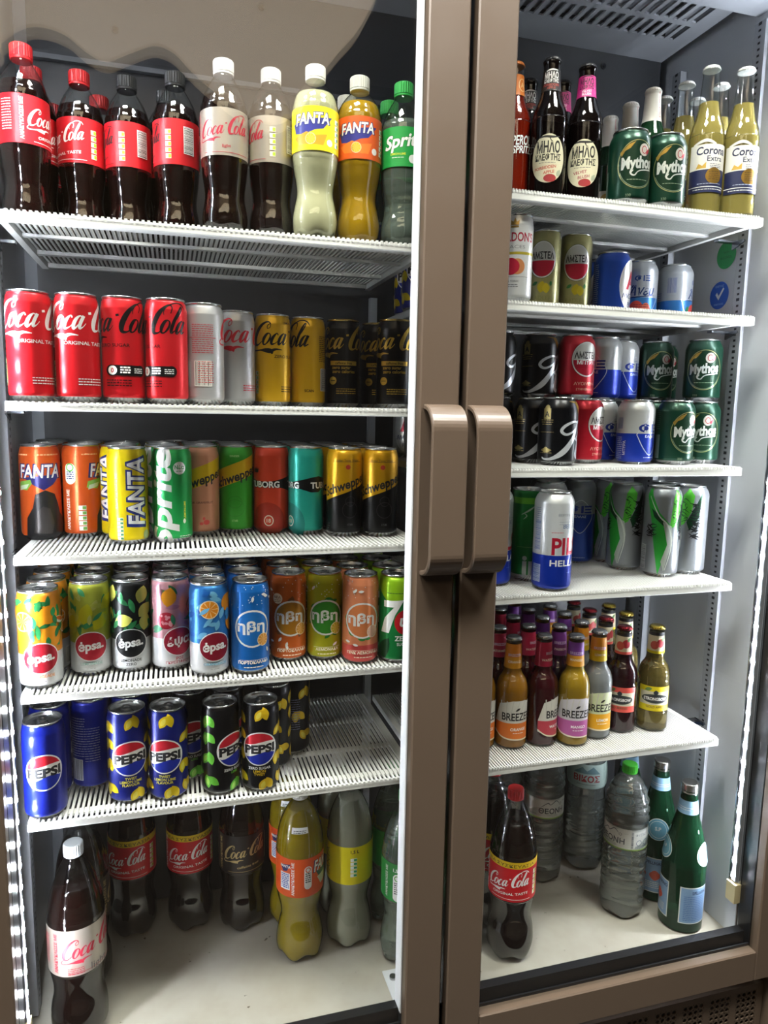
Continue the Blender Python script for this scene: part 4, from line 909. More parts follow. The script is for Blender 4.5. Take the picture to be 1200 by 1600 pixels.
# added glowing panel behind the viewer, shaped for the wavy door reflection
mb = MB(); pts = []; WAVE = glow('reflection_glow', '#e0c29c', 3.0)
W_ = [(-1.9, 2.95), (-1.5, 3.0), (-1.2, 2.9)] + [(-0.7, 2.865), (-0.639, 2.917), (-0.565, 2.976), (-0.493, 3.0), (-0.396, 2.983), (-0.312, 2.926), (-0.238, 2.902), (-0.147, 2.945), (-0.043, 2.993), (0.036, 2.977), (0.114, 2.911), (0.195, 2.851), (0.389, 2.743), (0.533, 2.761), (0.65, 2.926), (0.767, 3.078), (0.856, 3.186), (0.93, 3.319), (0.974, 3.434)]
pts = spline(W_, 8); pts = [(x, min(z, 3.57)) for x, z in pts]; n = len(pts)-1
for i in range(n):
    (xa, za), (xb, zb) = pts[i], pts[i+1]
    P = [(xa, -1.5, za), (xb, -1.5, zb), (xb, -1.5, 3.58), (xa, -1.5, 3.58), (xa, -1.53, za), (xb, -1.53, zb), (xb, -1.53, 3.58), (xa, -1.53, 3.58)]
    mb.add(P, [(0, 1, 2, 3), (5, 4, 7, 6), (0, 4, 5, 1), (3, 2, 6, 7)], WAVE)
mb.build('reflection_panel', label='added glowing beige wavy-edged panel below the ceiling, mirrored in the left glass door', cat='light')

# ------------------------------------------------------------------ the drinks fridge
XL, XR, YB = -.255, 1.03, 1.50
FR = empty('display_fridge', (.383, 1.28, 0), label='tall brown two-door glass-fronted drinks fridge with white interior', cat='fridge')
FR.location = (0, 0, 0)
BRN = mat('#50453a', 'paint'); WP = mat('#c9cdd4', 'paint'); INW = mat('#9a9ea5', 'paint'); FLR = mat('#a9a69d', 'dirty'); GAS = mat('#17181b', 'rubber')
def part(name, fn, parent=FR, smooth=False, **k):
    mb = MB(); fn(mb); return mb.build(name, parent, smooth, **k)
Zr = lambda z: z+ZC
def bx(mb, x0, x1, y0, y1, z0, z1, m, bev=0): mb.box(x0, x1, y0, y1, Zr(z0), Zr(z1), m, bev)
part('side_panel', lambda b: (bx(b, XL-.05, XL, 1.035, 1.62, -1.43, .92, BRN), bx(b, XL, XL+.002, 1.036, YB, -1.0, .80, WP)))
part('side_panel', lambda b: (bx(b, XR, XR+.05, 1.035, 1.62, -1.43, .92, BRN), bx(b, XR-.002, XR, 1.036, YB, -1.0, .80, WP)))
part('rear_panel', lambda b: bx(b, XL, XR, YB, YB+.06, -1.06, .92, mat('#8d9198', 'paint')))
part('cabinet_floor', lambda b: bx(b, XL, XR, 1.035, YB, -1.05, -1.0, FLR))
part('cabinet_ceiling', lambda b: (bx(b, XL, XR, 1.035, YB, .80, .86, INW), bx(b, XL, XR, 1.036, 1.17, .715, .799, INW)))
part('top_cover', lambda b: bx(b, XL-.05, XR+.05, 1.0, 1.62, .92, .98, BRN))
def duct(b):                                     # air duct cover at the top with rows of slots over the right bay
    m = INW; z0, z1 = .742, .746; y0, y1 = 1.20, 1.4195; xa, xb = .50, 1.009
    bx(b, XL+.012, xa, y0, y1, z0, z1, m)
    rows = [(1.215, 1.268), (1.282, 1.335)]
    bx(b, xa, xb, y0, rows[0][0], z0, z1, m); bx(b, xa, xb, rows[0][1], rows[1][0], z0, z1, m); bx(b, xa, xb, rows[1][1], y1, z0, z1, m)
    p = .0205; n = int((xb-.03-xa)/p)
    for i in range(n+1):
        x = xa+i*p
        for (ya, yb) in rows: bx(b, x, x+.0085, ya, yb, z0, z1, m)
    bx(b, xa+n*p+.0085, xb, rows[0][0], rows[0][1], z0, z1, m); bx(b, xa+n*p+.0085, xb, rows[1][0], rows[1][1], z0, z1, m)
    # curved front with tall slots
    arc = [(1.20, .744), (1.192, .748), (1.187, .756), (1.186, .766), (1.186, .798)]
    def strip(xs, xe, pts):
        b.prism([(y, Zr(z)) for y, z in pts] + [(y+.003, Zr(z)) for y, z in reversed(pts)], xs, xe, m)
    strip(XL+.012, xa, arc)
    for i in range(n+1): strip(xa+i*p, xa+i*p+.0085, arc)
    strip(xa+n*p+.0085, xb, arc); bx(b, xa, xb, 1.186, 1.189, .79, .799, m)
part('air_duct', duct)
part('duct_shadow_box', lambda b: bx(b, XL+.02, XR-.03, 1.40, 1.46, .76, .79, mat('#1a1c20', 'rubber')))  # added dark box, its colour standing in for shade inside the duct
def backp(b):
    bx(b, XL+.035, 1.008, 1.42, 1.424, -.99, .742, mat('#393b3f', 'paint'))
    bx(b, XL+.04, .42, 1.408, 1.4195, .575, .583, mat('#70747a', 'paint'))
part('back_panel', backp)
def screws(b):
    for (x, z) in ((-.080, .640), (.169, .715), (.87, .715)): b.cyl((x, 1.42, Zr(z)), (0, -1, 0), .006, .003, mat('#4a4c50', 'chrome'), 12); b.cyl((x, 1.417, Zr(z)), (0, -1, 0), .003, .003, mat('#2a2c30', 'chrome'), 8)
for x, z in ((-.080, .640), (.169, .715), (.87, .715)): part('screw', lambda b: (b.cyl((x, 1.42, Zr(z)), (0, -1, 0), .006, .003, mat('#4a4c50', 'chrome'), 12), b.cyl((x, 1.417, Zr(z)), (0, -1, 0), .003, .003, mat('#2a2c30', 'chrome'), 8)))
def pilaster(x0, x1, y, face, side):
    def f(b):
        bx(b, x0, x1, y-.013, y+.013, -.995, .70, mat('#a4a8af', 'paint'))
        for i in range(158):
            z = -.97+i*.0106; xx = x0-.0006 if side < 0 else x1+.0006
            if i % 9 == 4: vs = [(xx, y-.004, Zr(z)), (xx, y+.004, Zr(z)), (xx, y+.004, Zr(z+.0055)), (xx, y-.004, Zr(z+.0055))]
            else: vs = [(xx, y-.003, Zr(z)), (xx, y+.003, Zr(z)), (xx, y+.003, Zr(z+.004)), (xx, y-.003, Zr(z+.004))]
            b.add(vs, [(0, 1, 2, 3)], mat('#141519', 'rubber'))  # flat dark faces, the shade of the slot recesses put into their colour
    return f
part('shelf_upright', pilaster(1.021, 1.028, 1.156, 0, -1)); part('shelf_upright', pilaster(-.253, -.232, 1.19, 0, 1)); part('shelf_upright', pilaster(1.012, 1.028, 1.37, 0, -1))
part('shelf_upright', lambda b: bx(b, .376, .390, 1.405, 1.4195, -.995, .22, WP))
# light strips
chipm = glow('led_bead', '#f2f5ff', LED_CHIP); bodym = glow('led_diffuser', '#eef1ff', LED_BODY)
def led(x, s):
    al = mat('#b4b8bc', 'chrome')
    h = part('light_strip', lambda b: (bx(b, x-.010, x+.010, 1.0312, 1.0335, -.90, .71, al) if False else bx(b, x-s*.012, x-s*.0095, 1.0312, 1.052, -.90, .71, al), bx(b, x-s*.0095, x, 1.050, 1.052, -.90, .71, al), bx(b, x-s*.011, x+s*.003, 1.0305, 1.053, -.925, -.887, mat('#c8b890', 'plastic'))))
    part('diffuser', lambda b: (bx(b, min(x-s*.0090, x-s*.0004), max(x-s*.0090, x-s*.0004), 1.036, 1.0465, -.883, .705, mat('#777a80', 'plastic')), b.add([(x-s*.0002, 1.0388, Zr(-.882)), (x-s*.0002, 1.0442, Zr(-.882)), (x-s*.0002, 1.0442, Zr(.704)), (x-s*.0002, 1.0388, Zr(.704))], [(0, 1, 2, 3)], bodym)), h)
    i = 0; z = -.875
    while z < .70:
        part('light_bead', lambda b: bx(b, min(x, x+s*.0015), max(x, x+s*.0015), 1.039, 1.044, z, z+.0045, chipm), h); z += .033
led(-.2195, 1); led(1.019, -1)
# front posts carrying the strips
part('front_post', lambda b: bx(b, XL, -.232, 1.0305, 1.06, -1.0, .80, mat('#9a9da2', 'chrome'))); part('front_post', lambda b: bx(b, 1.0312, XR-.002+.01, 1.0305, 1.06, -1.0, .80, mat('#9a9da2', 'chrome')))
part('foot_bracket', lambda b: (bx(b, .342, .385, 1.04, 1.125, -.9995, -.997, WP), bx(b, .366, .385, 1.04, 1.06, -.997, -.90, WP), [b.cyl((x, y, Zr(-.997)), (0, 0, 1), .0065, .004, mat('#a8a8a8', 'chrome'), 16) for x, y in ((.356, 1.105), (.364, 1.083))]))
# stickers on the right wall
def sticker(y, z, col, tick):
    def f(b):
        n = 32; x = XR-.0026; rr = .026; vs = [(x, y+rr*.98*math.cos(2*PI*i/n), Zr(z+rr*math.sin(2*PI*i/n))) for i in range(n)]
        b.add(vs, [tuple(range(n))], mat(col, 'ink'))
        def tx(s, zz, h, c):
            tr, a0, a1 = glyphs(s, .02); k = h/.69; mid = (a0+a1)/2
            for t in tr: b.add([(x-.0004, y-(u-mid)*k, Zr(z+zz+v*k)) for u, v in t], [(0, 1, 2)], mat(c, 'ink'))
        if tick:
            P = [(-.010, .002), (-.006, .006), (-.001, -.001), (.010, .014), (.013, .011), (-.001, -.009)]
            for tri in tessellate_polygon([[Vector((p[0], p[1], 0)) for p in P]]): b.add([(x-.0004, y-P[i][0], Zr(z+P[i][1])) for i in tri], [(0, 1, 2)], mat('#e8eaee', 'ink'))
            tx('ΕΛΕΓΧΟΣ', .0155, .0034, '#9ab4dc'); tx('ΠΟΙΟΤΗΤΑΣ', -.0185, .003, '#9ab4dc')
        else:
            tx('NON', .003, .0045, '#2c6a40'); tx('ALCOHOL', -.007, .0045, '#2c6a40')
    return f
part('sticker', sticker(1.203, .310, '#2f8a55', False), label='round green sticker'); part('sticker', sticker(1.214, .236, '#2350a8', True), label='round blue sticker with white tick')
# doors
def door(x0, x1, hx0, hx1, white_side, ztop=.84, zbot=-1.05):
    yf, yg = .98, 1.0; s = .0597; ch = .003
    def frame(b):
        def stile(a, c):
            pts = []
            bx(b, a, c, yf, 1.0, zbot, ztop, BRN, .0022)
        stile(x0, x0+s); stile(x1-s, x1)
        bx(b, x0+s, x1-s, yf, 1.0, zbot, zbot+s+.0015, BRN, .0022); bx(b, x0+s, x1-s, yf, 1.0, ztop-s, ztop, BRN, .0022)
    d = part('door_frame', frame)
    part('glass_pane', lambda b: b.add([(x0+s-.004, .992, Zr(zbot+s-.004)), (x1-s+.004, .992, Zr(zbot+s-.004)), (x1-s+.004, .992, Zr(ztop-s+.004)), (x0+s-.004, .992, Zr(ztop-s+.004))], [(0, 1, 2, 3)], mat('#fbfdfc', 'pane')), d)
    part('glass_pane', lambda b: b.add([(x0+s-.004, 1.004, Zr(zbot+s-.004)), (x1-s+.004, 1.004, Zr(zbot+s-.004)), (x1-s+.004, 1.013, Zr(ztop-s+.004)), (x0+s-.004, 1.013, Zr(ztop-s+.004))], [(0, 1, 2, 3)], mat('#fbfdfc', 'pane')), d)
    g = .012; zi = zbot+s
    def gasket(b):
        bx(b, x0+.008, x0+s, 1.0005, 1.030, zbot+.01, ztop-.01, GAS)
        bx(b, x1-s+(.0005 if white_side else 0), x1-.008, 1.0005, 1.030, zbot+.01, ztop-.01, GAS)
        bx(b, x0+s, x1-s, 1.0135, 1.030, zbot+.01, zi+.020, GAS); bx(b, x0+s, x1-s, 1.0145, 1.030, ztop-s-.01, ztop-.01, GAS)
        bx(b, x0+s, x1-s, 1.0005, 1.0035, zbot+.01, zi+.004, GAS)
    part('gasket', gasket, d)
    if white_side: part('inner_edge', lambda b: bx(b, x1-s-.0012, x1-s+.0003, 1.001, 1.030, zi+.02, ztop-s, mat('#e6e9ee', 'plastic')), d)
    def handle(b):
        t = .0075; yo = .938; H0, H1 = .012, -.236; out = []; c = .036
        for i in range(13): a = PI/2*i/12; out.append((.9795-(.9795-yo)*math.sin(a), H0-c*(1-math.cos(a))))
        for i in range(13): a = PI/2*i/12; out.append((yo+(.9795-yo)*(1-math.cos(a)), H1+c-c*math.sin(a)))
        inn = []
        for i in range(13): a = PI/2*i/12; inn.append((.9795-(.9795-yo-t)*math.sin(a), H0-t-(c-t*.4)*(1-math.cos(a))))
        for i in range(13): a = PI/2*i/12; inn.append((yo+t+(.9795-yo-t)*(1-math.cos(a)), H1+t+(c-t*.4)-(c-t*.4)*math.sin(a)))
        n = len(out); vs = []; fs = []; e = .0016
        def ring(x, k):
            for i in range(n):
                o_, i_ = out[i], inn[i]; m = ((o_[0]+i_[0])/2, (o_[1]+i_[1])/2)
                vs.append((x, o_[0]+(m[0]-o_[0])*k, Zr(o_[1]+(m[1]-o_[1])*k)))
            for i in range(n):
                o_, i_ = out[i], inn[i]; m = ((o_[0]+i_[0])/2, (o_[1]+i_[1])/2)
                vs.append((x, i_[0]+(m[0]-i_[0])*k, Zr(i_[1]+(m[1]-i_[1])*k)))
        for x, k in ((hx0, .45), (hx0+e, 0), (hx1-e, 0), (hx1, .45)): ring(x, k)
        for r in range(3):
            A, B = r*2*n, (r+1)*2*n
            for i in range(n-1):
                fs.append((A+i, A+i+1, B+i+1, B+i)); fs.append((A+n+i+1, A+n+i, B+n+i, B+n+i+1))
            fs.append((A, B, B+n, A+n)); fs.append((A+n-1, A+2*n-1, B+2*n-1, B+n-1))
        for r in (0, 3):
            A = r*2*n
            for i in range(n-1): fs.append((A+i, A+n+i, A+n+i+1, A+i+1))
        b.add(vs, fs, BRN)
    hd = part('handle', handle, d)
    return d
door(-.2813, .3967, .3425, .3955, True)
door(.4078, 1.0895, .4095, .4635, False)
part('door_seal', lambda b: bx(b, .3970, .4075, 1.008, 1.033, -1.04, .83, mat('#050506', 'rubber')))
part('center_mullion', lambda b: bx(b, .377, .395, 1.031, 1.045, -1.0, .715, WP)) if False else None
# lower front with perforated grille
def grille(b):
    m = BRN; y = 1.0; p = .0118; r = .0042; zt = -1.078; x = .46; cols = []
    groups = []
    xe = 1.060
    while xe > .50: groups.append((xe-4*p, xe)); xe -= 4*p+.0135
    last = 1.075; rows = 7; zb = zt-.016-rows*p
    bx(b, .40, 1.075, y+.02, y+.024, -1.42, -1.055, mat('#0c0b0a', 'rubber'))
    b.add([(.40, y, Zr(zt)), (last, y, Zr(zt)), (last, y, Zr(zt-.012)), (.40, y, Zr(zt-.012))], [(0, 1, 2, 3)], m)
    b.add([(.40, y, Zr(zt)), (last, y, Zr(zt)), (last, y+.02, Zr(zt)), (.40, y+.02, Zr(zt))], [(0, 1, 2, 3)], m)
    b.add([(.40, y, Zr(zt-.012-rows*p)), (last, y, Zr(zt-.012-rows*p)), (last, y, Zr(-1.42)), (.40, y, Zr(-1.42))], [(0, 1, 2, 3)], m)
    prev = last
    for (a, c) in groups:
        b.add([(c, y, Zr(zt-.012)), (prev, y, Zr(zt-.012)), (prev, y, Zr(zt-.012-rows*p)), (c, y, Zr(zt-.012-rows*p))], [(0, 1, 2, 3)], m); prev = a
        for i in range(4):
            for j in range(rows):
                cx, cz = a+(i+.5)*p, zt-.012-(j+.5)*p; n = 16; vs = []; 
                for k in range(n):
                    t = 2*PI*(k+.5)/n; u, v = math.cos(t), math.sin(t); q = max(abs(u), abs(v)); vs.append((cx+u/q*p/2, y, Zr(cz+v/q*p/2)))
                for k in range(n):
                    t = 2*PI*(k+.5)/n; vs.append((cx+r*math.cos(t), y, Zr(cz+r*math.sin(t))))
                for k in range(n):
                    t = 2*PI*(k+.5)/n; vs.append((cx+r*math.cos(t), y+.002, Zr(cz+r*math.sin(t))))
                fs = [(k, (k+1) % n, n+(k+1) % n, n+k) for k in range(n)] + [(n+k, n+(k+1) % n, 2*n+(k+1) % n, 2*n+k) for k in range(n)]
                b.add(vs, fs, m)
    b.add([(.40, y, Zr(zt-.012)), (prev, y, Zr(zt-.012)), (prev, y, Zr(zt-.012-rows*p)), (.40, y, Zr(zt-.012-rows*p))], [(0, 1, 2, 3)], m)
part('grille', grille)
part('plinth', lambda b: (bx(b, 1.0755, 1.13, .98, 1.03, -1.43, -1.066, BRN, .002), bx(b, XL-.05, .40, .99, 1.03, -1.43, -1.078, BRN), bx(b, XL-.02, 1.08, 1.031, 1.034, -1.43, -1.04, mat('#0a0a0b', 'rubber'))))
for x in (-.22, 1.0):
    for y in (1.08, 1.55): part('foot', lambda b: b.cyl((x, y, 0), (0, 0, 1), .02, .03, GAS))

# ------------------------------------------------------------------ wire shelves
SH = dict(L1=.2454, L2=.0055, L3=-.2015, L4=-.397, L5=-.587, LF=-1.0, R1=.338, R2=.1748, R3=-.0854, R4=-.2945, R5=-.592, RF=-1.0)
SW = mat('#dfe0de', 'plastic')
SHN = dict(L1='top left shelf', L2='second left shelf', L3='third left shelf', L4='fourth left shelf', L5='lowest left shelf', LF='left cabinet floor',
           R1='top right shelf', R2='second right shelf', R3='third right shelf', R4='fourth right shelf', R5='lowest right shelf', RF='right cabinet floor')
def shelf(key):
    zt = Zr(SH[key]); left = key[0] == 'L'
    x0, x1 = (-.209, .3745) if left else (.3935, .968)
    p, wd, lip = (.00715, .0036, .0125) if left else (.0051, .0023, .0155)
    y0, y1 = YS, 1.405
    S = empty('wire_shelf', (x0, y0, zt), label='white coated wire shelf, the %s of the fridge' % SHN[key].replace('shelf', 'one'), cat='shelf', group='wire shelves of the fridge')
    ox, oy, oz = x0, y0, zt
    L = lambda b, a0, a1, b0, b1, c0, c1, m=SW, bev=0: b.box(a0-ox, a1-ox, b0-oy, b1-oy, c0-oz, c1-oz, m, bev)
    def frame(b):
        L(b, x0, x1, y0+.0012, y0+.006, zt-lip, zt-.0016, SW, .0012)            # front lip
        L(b, x0, x1, y0+.006, y0+.020, zt-lip, zt-lip+.003)
        for xa, xb in ((x0, x0+.010), (x1-.010, x1)): L(b, xa, xb, y0+.006, y1, zt-.012, zt-.0002)
        L(b, x0, x1, y1-.010, y1, zt-.010, zt-.0031)
    mb = MB(); frame(mb); mb.build('frame', S)
    def wires(b):
        n = int((x1-x0-.022)/p); off = (x1-x0-n*p)/2
        for i in range(n+1):
            c = x0+off+i*p; L(b, c-wd/2, c+wd/2, y0, y1-.001, zt-.003, zt)
            L(b, c-wd/2, c+wd/2, y0, y0+.0013, zt-.005, zt-.003)
    mb = MB(); wires(mb); mb.build('wire_grid', S)
    mb = MB(); L(mb, x0+.010, x1-.010, y0+.022, y0+.036, zt-.0065, zt-.0031); mb.build('crossbar', S)
    mb = MB(); L(mb, x0+.010, x1-.010, 1.235*YS-.008, 1.235*YS+.006, zt-.009, zt-.0031); mb.build('crossbar', S)
    mb = MB(); L(mb, x0+.010, x1-.010, 1.12*YS-.005, 1.12*YS+.005, zt-.0075, zt-.0031); mb.build('crossbar', S)
    # clip at the wall side
    bm = mat('#7c8088', 'chrome') if not left else mat('#8a8c90', 'chrome')
    mb = MB()
    if left: xa, xb = -.232, x0; 
    else: xa, xb = x1, 1.012
    yy = 1.18 if left else 1.162
    mb.prism([(yy+.006-oy, -.0135), (yy-.022-oy, -.0135), (yy-.024-oy, -.017), (yy-.006-oy, -.024), (yy+.006-oy, -.028)], xb-.004-ox if not left else xa+.001-ox, xb-ox if not left else xa+.004-ox, bm)
    mb.box(xa-ox, xb-ox, yy-.006-oy, yy+.006-oy, -.0175, -.0135, bm); mb.build('clip', S)
    return S
for k in ('L1', 'L2', 'L3', 'L4', 'L5', 'R1', 'R2', 'R3', 'R4', 'R5'): shelf(k)
